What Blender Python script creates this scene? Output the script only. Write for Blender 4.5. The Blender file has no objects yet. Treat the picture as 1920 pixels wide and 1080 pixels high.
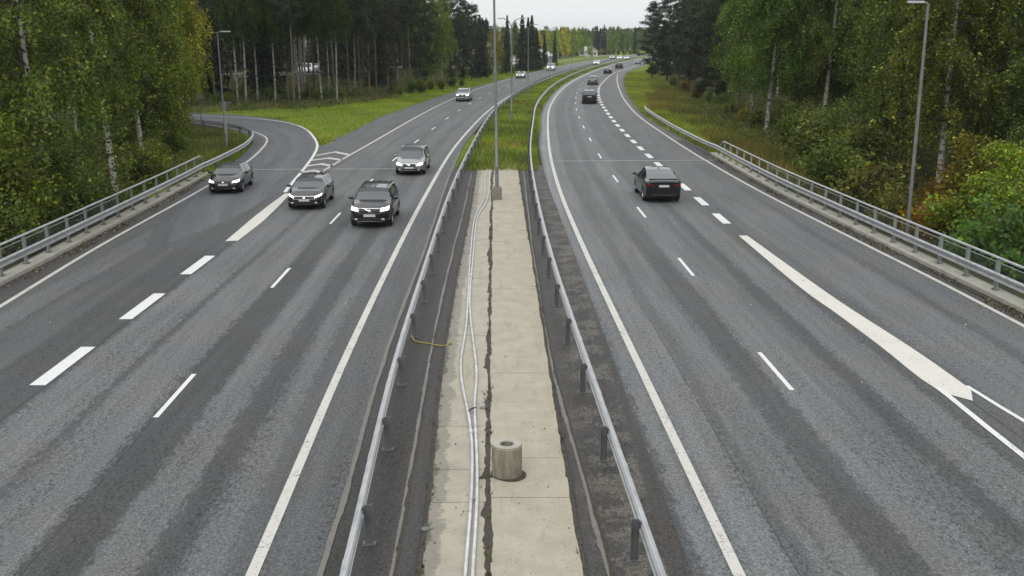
import bpy, math, random
import numpy as np
from mathutils import Vector, Matrix
from mathutils.bvhtree import BVHTree

random.seed(7)
RNG = np.random.default_rng(11)
scene = bpy.context.scene
COL = scene.collection

# ---------------------------------------------------------------- camera, sky, sun, exposure
CAM_H, FPX, PITCH = 8.25, 1893.0, math.atan(470.0 / 1893.0)
cam_d = bpy.data.cameras.new('camera')
cam_d.sensor_width = 36.0
cam_d.lens = 36.0 * FPX / 1920.0
cam_d.clip_start = 0.1
cam_d.clip_end = 9000.0
cam = bpy.data.objects.new('camera', cam_d)
cam.location = (0, 0, CAM_H)
cam.rotation_euler = (math.pi / 2 - PITCH, 0, 0)
COL.objects.link(cam)
scene.camera = cam

SUN_EL, SUN_AZ = math.radians(48), math.radians(205)     # azimuth clockwise from +Y
world = bpy.data.worlds.new('World')
scene.world = world
world.use_nodes = True
wn, wl = world.node_tree.nodes, world.node_tree.links
wn.clear()
w_out = wn.new('ShaderNodeOutputWorld')
w_bg = wn.new('ShaderNodeBackground')
w_sky = wn.new('ShaderNodeTexSky')
w_sky.sky_type = 'NISHITA'
w_sky.sun_disc = False
w_sky.sun_elevation = SUN_EL
w_sky.sun_rotation = SUN_AZ
w_hsv = wn.new('ShaderNodeHueSaturation')
w_hsv.inputs['Saturation'].default_value = 0.25
wl.new(w_sky.outputs[0], w_hsv.inputs['Color'])
# closed cloud deck: pale grey, brighter towards the zenith as an overcast sky is
w_tc = wn.new('ShaderNodeTexCoord')
w_sep = wn.new('ShaderNodeSeparateXYZ')
wl.new(w_tc.outputs['Generated'], w_sep.inputs[0])
w_ramp = wn.new('ShaderNodeValToRGB')
w_ramp.color_ramp.elements[0].position = 0.0
w_ramp.color_ramp.elements[0].color = (9.2, 9.3, 9.4, 1)
w_ramp.color_ramp.elements[1].position = 1.0
w_ramp.color_ramp.elements[1].color = (19.0, 19.4, 20.2, 1)
wl.new(w_sep.outputs['Z'], w_ramp.inputs[0])
w_ns = wn.new('ShaderNodeTexNoise')
w_ns.inputs['Scale'].default_value = 2.2
w_ns.inputs['Detail'].default_value = 4
wl.new(w_tc.outputs['Generated'], w_ns.inputs['Vector'])
w_mr = wn.new('ShaderNodeMapRange')
w_mr.inputs['To Min'].default_value = 0.9
w_mr.inputs['To Max'].default_value = 1.1
wl.new(w_ns.outputs[0], w_mr.inputs[0])
w_mul = wn.new('ShaderNodeMix'); w_mul.data_type = 'RGBA'; w_mul.blend_type = 'MULTIPLY'
w_mul.inputs[0].default_value = 1.0
wl.new(w_ramp.outputs[0], w_mul.inputs[6]); wl.new(w_mr.outputs[0], w_mul.inputs[7])
w_mix = wn.new('ShaderNodeMix'); w_mix.data_type = 'RGBA'
w_mix.inputs[0].default_value = 0.85
wl.new(w_hsv.outputs[0], w_mix.inputs[6])
wl.new(w_mul.outputs[2], w_mix.inputs[7])
wl.new(w_mix.outputs[2], w_bg.inputs['Color'])
w_bg.inputs['Strength'].default_value = 0.10
wl.new(w_bg.outputs[0], w_out.inputs[0])

sun_d = bpy.data.lights.new('sun', 'SUN')
sun_d.energy = 0.8
sun_d.angle = math.radians(25)
sun_d.color = (1.0, 0.97, 0.92)
sun = bpy.data.objects.new('sun', sun_d)
sd = Vector((math.sin(SUN_AZ) * math.cos(SUN_EL), math.cos(SUN_AZ) * math.cos(SUN_EL), math.sin(SUN_EL)))
sun.rotation_euler = sd.to_track_quat('Z', 'Y').to_euler()
sun.location = (0, -40, 80)
COL.objects.link(sun)
scene.view_settings.view_transform = 'Standard'
scene.view_settings.look = 'None'
scene.view_settings.exposure = 0.0
scene.view_settings.gamma = 1.0
scene.view_settings.use_curve_mapping = False
scene.render.engine = 'CYCLES'
scene.cycles.max_bounces = 6
scene.cycles.diffuse_bounces = 3
scene.cycles.glossy_bounces = 3
scene.cycles.transmission_bounces = 3
scene.cycles.caustics_reflective = False
scene.cycles.caustics_refractive = False

# ---------------------------------------------------------------- survey helpers
_c, _s = math.cos(PITCH), math.sin(PITCH)


def G(px, py, z=0.0):
    """ground position (height z) of a surveyed point of the photograph, in metres"""
    a, b = (px - 960) / FPX, (py - 540) / FPX
    d = (a, _c - b * _s, -_s - b * _c)
    t = (z - CAM_H) / d[2]
    return (d[0] * t, d[1] * t)


def PX(px, Y):
    return (px - 960) / FPX * (Y * _c + CAM_H * _s)


def to_px(x, y, z=0.0):
    zc = y * _c - (z - CAM_H) * _s
    return 960 + FPX * x / zc


class Curve:
    """smooth X(Y) along the road"""
    def __init__(self, pts):
        p = sorted(pts)
        self.y = np.array([a for a, b in p], float)
        self.x = np.array([b for a, b in p], float)
        h = np.diff(self.y); dl = np.diff(self.x) / h
        m = np.empty_like(self.x)
        m[1:-1] = (dl[:-1] * h[1:] + dl[1:] * h[:-1]) / (h[1:] + h[:-1])
        m[0], m[-1] = dl[0], dl[-1]
        self.m = m

    def __call__(self, Y):
        Y = np.asarray(Y, float)
        i = np.clip(np.searchsorted(self.y, Y) - 1, 0, len(self.y) - 2)
        h = self.y[i + 1] - self.y[i]
        t = (Y - self.y[i]) / h
        lo, hi = t < 0, t > 1
        tc = np.clip(t, 0, 1)
        r = ((2 * tc**3 - 3 * tc**2 + 1) * self.x[i] + (tc**3 - 2 * tc**2 + tc) * h * self.m[i]
             + (-2 * tc**3 + 3 * tc**2) * self.x[i + 1] + (tc**3 - tc**2) * h * self.m[i + 1])
        r = r + np.where(lo, t * h * self.m[0], 0) + np.where(hi, (t - 1) * h * self.m[-1], 0)
        return r

    def tan(self, Y):
        return float((self(Y + 1.0) - self(Y - 1.0)) / 2.0)


LR = Curve([(-5, -3.75), (14, -4.1), (24, -4.38), (40, -4.6), (55, -4.65), (80, -4.4), (93, -3.95), (110, -3.2), (129, -2.0), (157, .5),
            (184, 3.5), (217, 7.8), (253, 13.2), (299, 21.2), (351, 31.3), (434, 50), (520, 71), (640, 102)])
LL = Curve([(-5, -11.3), (14, -11.55), (24, -11.65), (40, -11.85), (64, -12.0), (81, -11.35), (127, -9.2), (145, -7.95), (162, -6.4), (187, -3.6),
            (208, -.9), (235, 3.1), (305, 14.8), (355, 24.8), (412, 37.3), (434, 42.5), (520, 63.5), (640, 94.5)])
LD = lambda Y: (LR(Y) + LL(Y)) / 2
RL = Curve([(-5, 4.0), (14, 3.6), (23, 3.35), (30, 3.15), (42, 2.85), (55, 2.66), (70, 2.72), (95, 3.35), (119, 4.3), (146, 6.2), (182, 9.7),
            (228, 15.8), (284, 24.8), (366, 40.2), (434, 55.5), (520, 77), (640, 108)])
RD = Curve([(-5, 7.3), (14, 7.0), (24, 6.72), (36, 6.45), (47, 6.3), (61, 6.22), (72, 6.28), (83, 6.48), (104, 7.0), (125, 7.8), (146, 9.1),
            (161, 10.2), (176, 11.6), (200, 14.3), (245, 20.6), (284, 28.4), (366, 43.9), (434, 59.3), (520, 80.7), (640, 112)])
RW = Curve([(22, 10.2), (28, 10.05), (40, 9.85), (53, 9.8), (70, 9.8), (86, 9.95), (101, 10.25), (116, 10.8), (132, 11.5), (149, 12.6), (164, 13.8),
            (182, 15.6), (200, 17.9), (245, 24.3), (284, 32.0), (366, 47.6), (434, 63), (520, 84.5), (640, 116)])
RE = Curve([(-5, 16.2), (14, 15.5), (29, 15.05), (33, 14.9), (42, 14.4), (55, 13.7), (71, 13.35), (89, 13.35), (108, 13.6), (138, 15.2), (178, 18.4), (215, 21.9), (240, 24.6)])
RAIL_L = Curve([(-5, -1.9), (13, -2.4), (22, -2.75), (34, -2.95), (50, -3.1), (76, -2.85), (93, -2.5), (111, -1.85), (135, -.25), (166, 2.6), (205, 7.0),
                (250, 14.1), (299, 22.6), (357, 34.2), (434, 51.9), (520, 73)])
RAIL_R = Curve([(-5, 2.7), (13, 2.15), (22, 1.82), (33, 1.45), (51, 1.18), (67, 1.2), (94, 1.9), (117, 2.7), (144, 4.5), (180, 7.9), (220, 13.0),
                (283, 22.8), (349, 35.0), (434, 53.6), (520, 75)])
SEAM_L = Curve([(-5, -2.85), (14, -3.03), (18, -3.12), (22, -3.28), (40, -3.5), (64, -3.85), (81, -3.75), (93, -3.3), (110, -2.55), (129, -1.35), (157, 1.15),
                (184, 4.1), (217, 8.4), (253, 13.8), (299, 21.8), (351, 31.9), (434, 50.6), (520, 71.6), (640, 102.6)])
EDGE_R = Curve([(-5, 3.2), (14, 2.86), (18, 2.8), (26, 2.66), (39, 2.45), (62, 2.05), (80, 2.1), (95, 2.6), (119, 3.5), (146, 5.4), (182, 8.9), (228, 15.0),
                (284, 24.0), (366, 39.4), (434, 54.7), (520, 76.2), (640, 107.2)])
XL = Curve([(-5, -17.0), (14, -17.2), (33, -17.45), (42, -17.75), (55, -18.35), (64, -18.9), (68, -18.4), (73, -16.4), (80, -14.9), (89, -14.2), (97, -14.0), (111, -13.6),
            (123, -12.4), (140, -11.0), (159, -8.8), (193, -3.6), (225, 1.2), (250, 5.0), (317, 15.6), (375, 28), (434, 41), (520, 62), (640, 93)])
XR = Curve([(-5, 16.8), (14, 16.4), (27, 15.9), (33, 15.6), (40, 15.25), (50, 14.75), (64, 14.5), (74, 14.45), (84, 14.2), (96, 13.95), (112, 14.1), (133, 15.4), (178, 19.2), (219, 23.6),
            (245, 27), (300, 37.2), (343, 45), (434, 66), (520, 88), (640, 119)])
CONC_L = Curve([(-5, -1.2), (14, -1.45), (16, -1.49), (23, -1.72), (32, -1.9), (47, -2.0), (63, -2.22), (70, -2.3)])
CONC_R = Curve([(-5, 1.4), (14, 1.14), (22, .99), (35, .81), (48, .62), (67, .36), (72, .3)])
CRACK = Curve([(-5, 0.0), (14, -.35), (23, -.56), (36, -.79), (48, -.98), (67, -1.24), (72, -1.3)])
FOREST_L = Curve([(60, -40), (95, -52)] + [(G(*q)[1], G(*q)[0]) for q in [(430, 209), (640, 197), (760, 175), (870, 150), (950, 135), (1030, 120)]])
FOREST_R = Curve([(20, 21.0), (45, 20.5), (62, 20.0), (80, 19.5), (100, 20.5), (128, 22), (150, 24.5), (200, 29.5), (240, 35), (300, 47), (400, 70)])

# ---------------------------------------------------------------- object helpers


def tag(o, label=None, cat=None, group=None, kind=None):
    if label: o['label'] = label
    if cat: o['category'] = cat
    if group: o['group'] = group
    if kind: o['kind'] = kind
    return o


def empty(name, loc=(0, 0, 0), rz=0.0):
    o = bpy.data.objects.new(name, None)
    o.empty_display_size = 0.3
    o.location = loc
    o.rotation_euler = (0, 0, rz)
    COL.objects.link(o)
    return o


def link(name, me, parent=None, loc=None, rz=None):
    o = bpy.data.objects.new(name, me)
    COL.objects.link(o)
    if parent is not None: o.parent = parent
    if loc is not None: o.location = loc
    if rz is not None: o.rotation_euler = (0, 0, rz)
    return o


def mesh(name, V, F, mats, smooth=False, angle=None, mi=None, uv=None):
    me = bpy.data.meshes.new(name)
    me.from_pydata([tuple(map(float, v)) for v in V], [], [tuple(int(i) for i in f) for f in F])
    for m in (mats if isinstance(mats, (list, tuple)) else [mats]):
        me.materials.append(m)
    if mi is not None:
        me.polygons.foreach_set('material_index', list(mi))
    if uv is not None:
        lay = me.uv_layers.new(name='UVMap')
        idx = np.empty(len(me.loops), np.int32)
        me.loops.foreach_get('vertex_index', idx)
        lay.data.foreach_set('uv', np.asarray(uv, np.float32)[idx].ravel())
    if smooth:
        me.polygons.foreach_set('use_smooth', [True] * len(me.polygons))
        if angle: me.set_sharp_from_angle(angle=math.radians(angle))
    me.update()
    return me


def quads_mesh(name, V, mat, tint=None, n=4):
    """many loose n-gons, V is (N*n,3)"""
    N = len(V) // n
    me = bpy.data.meshes.new(name)
    me.vertices.add(N * n)
    me.vertices.foreach_set('co', np.asarray(V, np.float32).ravel())
    me.loops.add(N * n)
    me.loops.foreach_set('vertex_index', np.arange(N * n, dtype=np.int32))
    me.polygons.add(N)
    me.polygons.foreach_set('loop_start', np.arange(0, N * n, n, dtype=np.int32))
    me.materials.append(mat)
    if tint is not None:
        at = me.attributes.new('tint', 'FLOAT_COLOR', 'POINT')
        c = np.ones((N * n, 4), np.float32)
        c[:, :3] = np.repeat(tint, n, axis=0)
        at.data.foreach_set('color', c.ravel())
    me.update()
    me.validate()
    return me


class MB:
    """collects simple solids into one mesh"""
    def __init__(self):
        self.V, self.F, self.M = [], [], []

    def add(self, V, F, m=0):
        o = len(self.V)
        self.V += [tuple(v) for v in V]
        self.F += [tuple(i + o for i in f) for f in F]
        self.M += [m] * len(F)

    def box(self, c, s, m=0, rot=None):
        hx, hy, hz = s[0] / 2, s[1] / 2, s[2] / 2
        P = [Vector((x, y, z)) for x in (-hx, hx) for y in (-hy, hy) for z in (-hz, hz)]
        if rot is not None: P = [rot @ p for p in P]
        P = [p + Vector(c) for p in P]
        self.add(P, [(0, 1, 3, 2), (4, 6, 7, 5), (0, 4, 5, 1), (2, 3, 7, 6), (0, 2, 6, 4), (1, 5, 7, 3)], m)

    def tube(self, pts, radii, n=8, m=0, cap=True):
        pts = [Vector(p) for p in pts]
        if not isinstance(radii, (list, tuple, np.ndarray)): radii = [radii] * len(pts)
        V, F = [], []
        up = Vector((0, 0, 1))
        prev = None
        for i, p in enumerate(pts):
            t = (pts[min(i + 1, len(pts) - 1)] - pts[max(i - 1, 0)])
            t = t.normalized() if t.length > 1e-9 else up
            a = prev - t * prev.dot(t) if prev is not None else (Vector((1, 0, 0)) if abs(t.x) < 0.9 else Vector((0, 1, 0)))
            a = (a - t * a.dot(t)).normalized()
            prev = a
            b = t.cross(a)
            for k in range(n):
                w = 2 * math.pi * k / n
                V.append(p + (a * math.cos(w) + b * math.sin(w)) * radii[i])
        for i in range(len(pts) - 1):
            for k in range(n):
                F.append((i * n + k, i * n + (k + 1) % n, (i + 1) * n + (k + 1) % n, (i + 1) * n + k))
        if cap:
            F.append(tuple(range(n - 1, -1, -1)))
            F.append(tuple((len(pts) - 1) * n + k for k in range(n)))
        self.add(V, F, m)

    def lathe(self, prof, n=24, m=0, c=(0, 0, 0)):
        V, F = [], []
        for r, z in prof:
            for k in range(n):
                w = 2 * math.pi * k / n
                V.append((c[0] + r * math.cos(w), c[1] + r * math.sin(w), c[2] + z))
        for i in range(len(prof) - 1):
            for k in range(n):
                F.append((i * n + k, i * n + (k + 1) % n, (i + 1) * n + (k + 1) % n, (i + 1) * n + k))
        self.add(V, F, m)

    def me(self, name, mats, smooth=False, angle=35):
        return mesh(name, self.V, self.F, mats, smooth, angle if smooth else None, self.M)


def sweep(path, prof, closed=False):
    """path: (x,y,z) points; prof: (side, up) points; side is to the right of travel"""
    P = np.array(path, float)
    t = np.gradient(P[:, :2], axis=0)
    t /= np.linalg.norm(t, axis=1)[:, None] + 1e-12
    nrm = np.stack([t[:, 1], -t[:, 0]], 1)
    V, F = [], []
    n = len(prof)
    for i in range(len(P)):
        for a, b in prof:
            V.append((P[i, 0] + nrm[i, 0] * a, P[i, 1] + nrm[i, 1] * a, P[i, 2] + b))
    for i in range(len(P) - 1):
        for k in range(n if closed else n - 1):
            k2 = (k + 1) % n
            F.append((i * n + k, (i + 1) * n + k, (i + 1) * n + k2, i * n + k2))
    if closed:
        F.append(tuple(range(n)))
        F.append(tuple((len(P) - 1) * n + k for k in range(n - 1, -1, -1)))
    return V, F


def resample(pts, step):
    P = np.array(pts, float)
    # Catmull-Rom densify, then even spacing
    Q = np.vstack([2 * P[0] - P[1], P, 2 * P[-1] - P[-2]])
    out = []
    for i in range(1, len(Q) - 2):
        for t in np.linspace(0, 1, 24, endpoint=False):
            a, b, c_, d = Q[i - 1], Q[i], Q[i + 1], Q[i + 2]
            out.append(0.5 * ((2 * b) + (-a + c_) * t + (2 * a - 5 * b + 4 * c_ - d) * t**2 + (-a + 3 * b - 3 * c_ + d) * t**3))
    out.append(P[-1])
    out = np.array(out)
    L = np.r_[0, np.cumsum(np.linalg.norm(np.diff(out, axis=0), axis=1))]
    n = max(2, int(round(L[-1] / step)) + 1)
    s = np.linspace(0, L[-1], n)
    return np.stack([np.interp(s, L, out[:, k]) for k in range(out.shape[1])], 1)


def ysteps(y0, y1, near=1.0, far=6.0):
    ys = [y0]
    while ys[-1] < y1:
        ys.append(min(y1, ys[-1] + near + (far - near) * min(1, max(0, ys[-1]) / 300)))
    return np.array(ys)


def band(name, fa, fb, y0, y1, z, mat, parent=None, uref=None, near=1.0, nx=2):
    """flat sheet between two road curves; uv = metres across / along"""
    ys = ysteps(y0, y1, near)
    xa, xb = fa(ys), fb(ys)
    ref = uref(ys) if uref is not None else xa
    V, UV, F = [], [], []
    for i, y in enumerate(ys):
        for k in range(nx):
            x = xa[i] + (xb[i] - xa[i]) * k / (nx - 1)
            V.append((x, y, z)); UV.append((x - ref[i], y))
    for i in range(len(ys) - 1):
        for k in range(nx - 1):
            F.append((i * nx + k, i * nx + k + 1, (i + 1) * nx + k + 1, (i + 1) * nx + k))
    return link(name, mesh(name, V, F, mat, uv=UV), parent)


def sheet_path(name, pa, pb, z, mat, parent=None):
    n = min(len(pa), len(pb))
    V, UV, F = [], [], []
    L = 0
    for i in range(n):
        if i: L += np.linalg.norm(np.subtract(pa[i], pa[i - 1])) * .5 + np.linalg.norm(np.subtract(pb[i], pb[i - 1])) * .5
        w = np.linalg.norm(np.subtract(pa[i], pb[i]))
        V += [(pa[i][0], pa[i][1], z), (pb[i][0], pb[i][1], z)]
        UV += [(0, L), (w, L)]
    for i in range(n - 1):
        F.append((2 * i, 2 * i + 1, 2 * i + 3, 2 * i + 2))
    return link(name, mesh(name, V, F, mat, uv=UV), parent)


def line_path(name, pts, w, z, mat, parent=None):
    P = np.array(pts, float)
    t = np.gradient(P, axis=0); t /= np.linalg.norm(t, axis=1)[:, None]
    nr = np.stack([t[:, 1], -t[:, 0]], 1)
    return sheet_path(name, P - nr * w / 2, P + nr * w / 2, z, mat, parent)


def poly(name, pts, z, mat, parent=None):
    return link(name, mesh(name, [(p[0], p[1], z) for p in pts], [tuple(range(len(pts)))], mat), parent)

# ---------------------------------------------------------------- materials


class NT:
    def __init__(self, name):
        self.m = bpy.data.materials.new(name)
        self.m.use_nodes = True
        self.t = self.m.node_tree
        self.b = self.t.nodes['Principled BSDF']
        self.out = self.t.nodes['Material Output']

    def n(self, kind, **kw):
        nd = self.t.nodes.new(kind)
        for k, v in kw.items():
            if k in nd.inputs.keys():
                nd.inputs[k].default_value = v
            else:
                setattr(nd, k, v)
        return nd

    def l(self, a, b):
        self.t.links.new(a, b)

    def noise(self, vec, scale, detail=3, rough=0.6):
        nd = self.n('ShaderNodeTexNoise', Scale=scale, Detail=detail, Roughness=rough)
        if vec is not None: self.l(vec, nd.inputs['Vector'])
        return nd.outputs[0]

    def math(self, op, a, b=None, clamp=False):
        nd = self.n('ShaderNodeMath', operation=op, use_clamp=clamp)
        for i, v in enumerate((a, b)):
            if v is None: continue
            if isinstance(v, (int, float)): nd.inputs[i].default_value = v
            else: self.l(v, nd.inputs[i])
        return nd.outputs[0]

    def mapr(self, v, a, b, c=0.0, d=1.0):
        nd = self.n('ShaderNodeMapRange')
        self.l(v, nd.inputs[0])
        for i, q in enumerate((a, b, c, d)): nd.inputs[i + 1].default_value = q
        return nd.outputs[0]

    def mix(self, fac, a, b, mode='MIX'):
        nd = self.n('ShaderNodeMix', data_type='RGBA', blend_type=mode)
        for i, v in ((0, fac), (6, a), (7, b)):
            if isinstance(v, (int, float)): nd.inputs[i].default_value = v
            elif isinstance(v, tuple): nd.inputs[i].default_value = (*v, 1) if len(v) == 3 else v
            else: self.l(v, nd.inputs[i])
        return nd.outputs[2]

    def ramp(self, v, stops, interp='LINEAR'):
        nd = self.n('ShaderNodeValToRGB')
        cr = nd.color_ramp
        cr.interpolation = interp
        while len(cr.elements) < len(stops): cr.elements.new(0.5)
        for e, (p, c) in zip(cr.elements, stops):
            e.position = p
            e.color = (c, c, c, 1) if isinstance(c, (int, float)) else (*c, 1)
        self.l(v, nd.inputs[0])
        return nd.outputs[0]

    def bump(self, h, strength=0.3, dist=0.02):
        nd = self.n('ShaderNodeBump', Strength=strength, Distance=dist)
        self.l(h, nd.inputs['Height'])
        self.l(nd.outputs[0], self.b.inputs['Normal'])

    def base(self, c):
        if isinstance(c, tuple): self.b.inputs['Base Color'].default_value = (*c, 1)
        else: self.l(c, self.b.inputs['Base Color'])

    def coord(self, which='Object', scale=None):
        o = self.n('ShaderNodeTexCoord').outputs[which]
        if scale:
            mp = self.n('ShaderNodeMapping')
            mp.inputs['Scale'].default_value = scale
            self.l(o, mp.inputs[0])
            return mp.outputs[0]
        return o


def simple(name, col, rough=0.5, metal=0.0, coat=0.0, emit=None, es=0.0, var=0.0, vs=6.0, spec=None):
    t = NT(name)
    if var:
        n = t.noise(t.coord(), vs, 4)
        t.base(t.mix(t.mapr(n, .3, .7), tuple(c * (1 - var) for c in col), tuple(min(1, c * (1 + var)) for c in col)))
    else:
        t.base(col)
    t.b.inputs['Roughness'].default_value = rough
    t.b.inputs['Metallic'].default_value = metal
    t.b.inputs['Coat Weight'].default_value = coat
    t.b.inputs['Coat Roughness'].default_value = 0.03
    if spec is not None: t.b.inputs['Specular IOR Level'].default_value = spec
    if emit:
        t.b.inputs['Emission Color'].default_value = (*emit, 1)
        t.b.inputs['Emission Strength'].default_value = es
    return t.m


def asphalt(name, u0, u1, stops, tone=(1.0, 1.0, 1.0), rag=0.16, gain=1.0, crust=None, far=None):
    """stops: (u in metres, albedo); wheel tracks and repair strips run along the road"""
    t = NT(name)
    uv = t.n('ShaderNodeUVMap').outputs[0]
    sp = t.n('ShaderNodeSeparateXYZ'); t.l(uv, sp.inputs[0])
    mp = t.n('ShaderNodeMapping'); mp.inputs['Scale'].default_value = (1.0, 0.12, 1); t.l(uv, mp.inputs[0])
    mp2 = t.n('ShaderNodeMapping'); mp2.inputs['Scale'].default_value = (1.0, 0.45, 1); t.l(uv, mp2.inputs[0])
    n1 = t.noise(mp.outputs[0], 0.5, 3)
    n2 = t.noise(mp2.outputs[0], 5.0, 5, 0.75)
    n3 = t.noise(mp2.outputs[0], 15.0, 3, 0.8)
    d = t.math('ADD', t.math('MULTIPLY', t.math('SUBTRACT', n1, 0.5), 0.28), t.math('MULTIPLY', t.math('SUBTRACT', n2, 0.5), rag * 5.5))
    d = t.math('ADD', d, t.math('MULTIPLY', t.math('SUBTRACT', n3, 0.5), rag * 4.0))
    u = t.math('ADD', sp.outputs[0], d)
    un = t.mapr(u, u0, u1)
    def bands(stops):                             # (start of band, albedo): short transitions between bands
        st = []
        for k_, (a, b) in enumerate(stops):
            if k_: st.append(((a - .05 - u0) / (u1 - u0), stops[k_ - 1][1]))
            st.append(((a + (.05 if k_ else 0) - u0) / (u1 - u0), b))
        return t.ramp(un, st)
    c = bands(stops)
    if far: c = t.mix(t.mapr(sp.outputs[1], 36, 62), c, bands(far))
    # stone grain, blotches and fine longitudinal streaks
    g1 = t.noise(uv, 21.0, 3, 0.85)
    g2 = t.noise(uv, 9.0, 4, 0.7)
    mp3 = t.n('ShaderNodeMapping'); mp3.inputs['Scale'].default_value = (1.0, 0.05, 1); t.l(uv, mp3.inputs[0])
    g3 = t.noise(mp3.outputs[0], 3.5, 4, 0.65)
    g4 = t.noise(uv, 0.12, 4, 0.6)
    k = t.math('MULTIPLY', t.mapr(g1, .34, .66, .32, 1.68), t.mapr(g2, .35, .65, .76, 1.24))
    k = t.math('MULTIPLY', k, t.mapr(g3, .3, .7, .86, 1.14))
    k = t.math('MULTIPLY', k, t.mapr(g4, .3, .7, .9, 1.1))
    # ravelled stones: dark pits in long streaks
    mp4 = t.n('ShaderNodeMapping'); mp4.inputs['Scale'].default_value = (1.0, 0.04, 1); t.l(uv, mp4.inputs[0])
    dens = t.mapr(t.noise(mp4.outputs[0], 2.2, 3, .6), .42, .62)
    pits = t.mapr(t.noise(mp2.outputs[0], 13.0, 3, .75), .50, .60)
    k = t.math('MULTIPLY', k, t.math('SUBTRACT', 1.0, t.math('MULTIPLY', t.math('MULTIPLY', dens, pits), .6)))
    c2 = t.mix(1.0, c, k, 'MULTIPLY')
    hue = t.mix(t.mapr(t.noise(uv, 0.35, 2), .4, .6), (0.98, 1.0, 1.04), (1.03, 1.0, 0.96))
    c3 = t.mix(1.0, t.mix(1.0, c2, hue, 'MULTIPLY'), tone, 'MULTIPLY')
    if crust:                                     # pale lichen crust growing in ragged patches between two lines
        a = t.mapr(sp.outputs[0], crust[0] - .3, crust[0] + .35)
        b = t.mapr(sp.outputs[0], crust[1], crust[1] + .1, 1, 0)
        pn = t.math('ADD', t.math('MULTIPLY', t.noise(uv, 1.1, 3, .6), .9), t.math('MULTIPLY', t.noise(mp2.outputs[0], 9.0, 5, .8), .75))
        mk = t.math('MULTIPLY', t.math('MULTIPLY', a, b), t.mapr(pn, .80, .88))
        c3 = t.mix(mk, c3, t.mix(1.0, t.mix(t.noise(uv, 18, 3), (.05, .045, .036), (.14, .128, .105)), k, 'MULTIPLY'))
    t.base(c3)
    t.b.inputs['Roughness'].default_value = 0.72
    t.b.inputs['Specular IOR Level'].default_value = 0.35
    t.bump(g1, 0.35, 0.012)
    return t.m


M = {}
# left carriageway: u measured from its right-hand edge line (negative to the left)
D, B, Lt = 0.052, 0.085, 0.118
ROAD_TONE = (.965, 1.0, .985)
M['asph_left'] = asphalt('asphalt_left', -14.5, 1.0, [
    (-14.5, .066), (-13.0, .055), (-12.1, .078), (-11.3, .098), (-10.3, .070), (-8.7, .054), (-6.85, .114), (-5.46, .058), (-5.2, .112), (-3.8, .048),
    (-2.7, .108), (-1.85, .052), (-1.15, .106), (-.55, .072), (.12, .080)], tone=ROAD_TONE, far=[
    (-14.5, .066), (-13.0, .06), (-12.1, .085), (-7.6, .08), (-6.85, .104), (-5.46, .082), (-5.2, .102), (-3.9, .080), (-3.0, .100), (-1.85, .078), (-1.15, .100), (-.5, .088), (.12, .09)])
M['asph_right'] = asphalt('asphalt_right', -1.2, 13.0, [
    (-1.2, .06), (-.55, .125), (-.15, .09), (.15, .125), (.95, .078), (1.3, .108), (2.2, .060), (3.1, .118), (4.15, .094), (4.85, .055), (5.35, .112), (6.5, .066), (7.2, .078), (7.9, .108), (10.1, .066), (10.5, .096)], tone=ROAD_TONE, far=[
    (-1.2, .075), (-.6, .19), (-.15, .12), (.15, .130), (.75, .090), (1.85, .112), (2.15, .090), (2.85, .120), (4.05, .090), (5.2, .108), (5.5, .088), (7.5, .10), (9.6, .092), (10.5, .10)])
M['asph_ramp'] = asphalt('asphalt_ramp', 0, 8, [
    (0, .07), (.9, .088), (2.0, .102), (2.7, .082), (3.7, .104), (4.6, .088), (6.3, .08)], tone=(0.97, 1.0, 1.06), rag=.22)
M['asph_median'] = asphalt('asphalt_median', -4, 4, [
    (-4, .045), (-3.1, .036), (-2.1, .042), (1.4, .040), (1.9, .036), (2.4, .045)], tone=(1.06, 1.0, .93), rag=.1, crust=(1.35, 2.45))


def paint_mat(name, col, wear=0.45):
    t = NT(name)
    co = t.coord()
    n = t.noise(co, 12.0, 6, 0.8)
    n2 = t.noise(co, 1.2, 3)
    k = t.mapr(t.math('ADD', n, t.math('MULTIPLY', n2, .35)), wear, wear + .13)
    g = t.noise(co, 30.0, 2)
    cc = t.mix(t.mapr(g, .3, .7), tuple(c * .86 for c in col), col)
    t.base(t.mix(k, (.09, .088, .08), cc))
    t.b.inputs['Roughness'].default_value = 0.6
    return t.m


M['paint'] = paint_mat('road_paint', (.49, .48, .43), .50)
M['paint_fresh'] = paint_mat('road_paint_fresh', (.62, .62, .60), .45)
M['paint_wedge'] = paint_mat('road_paint_wedge', (.56, .54, .48), .47)
M['seam'] = paint_mat('concrete_seam', (.15, .14, .115), .56)
M['joint'] = paint_mat('joint_sealant', (.36, .36, .34), .36)


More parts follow.
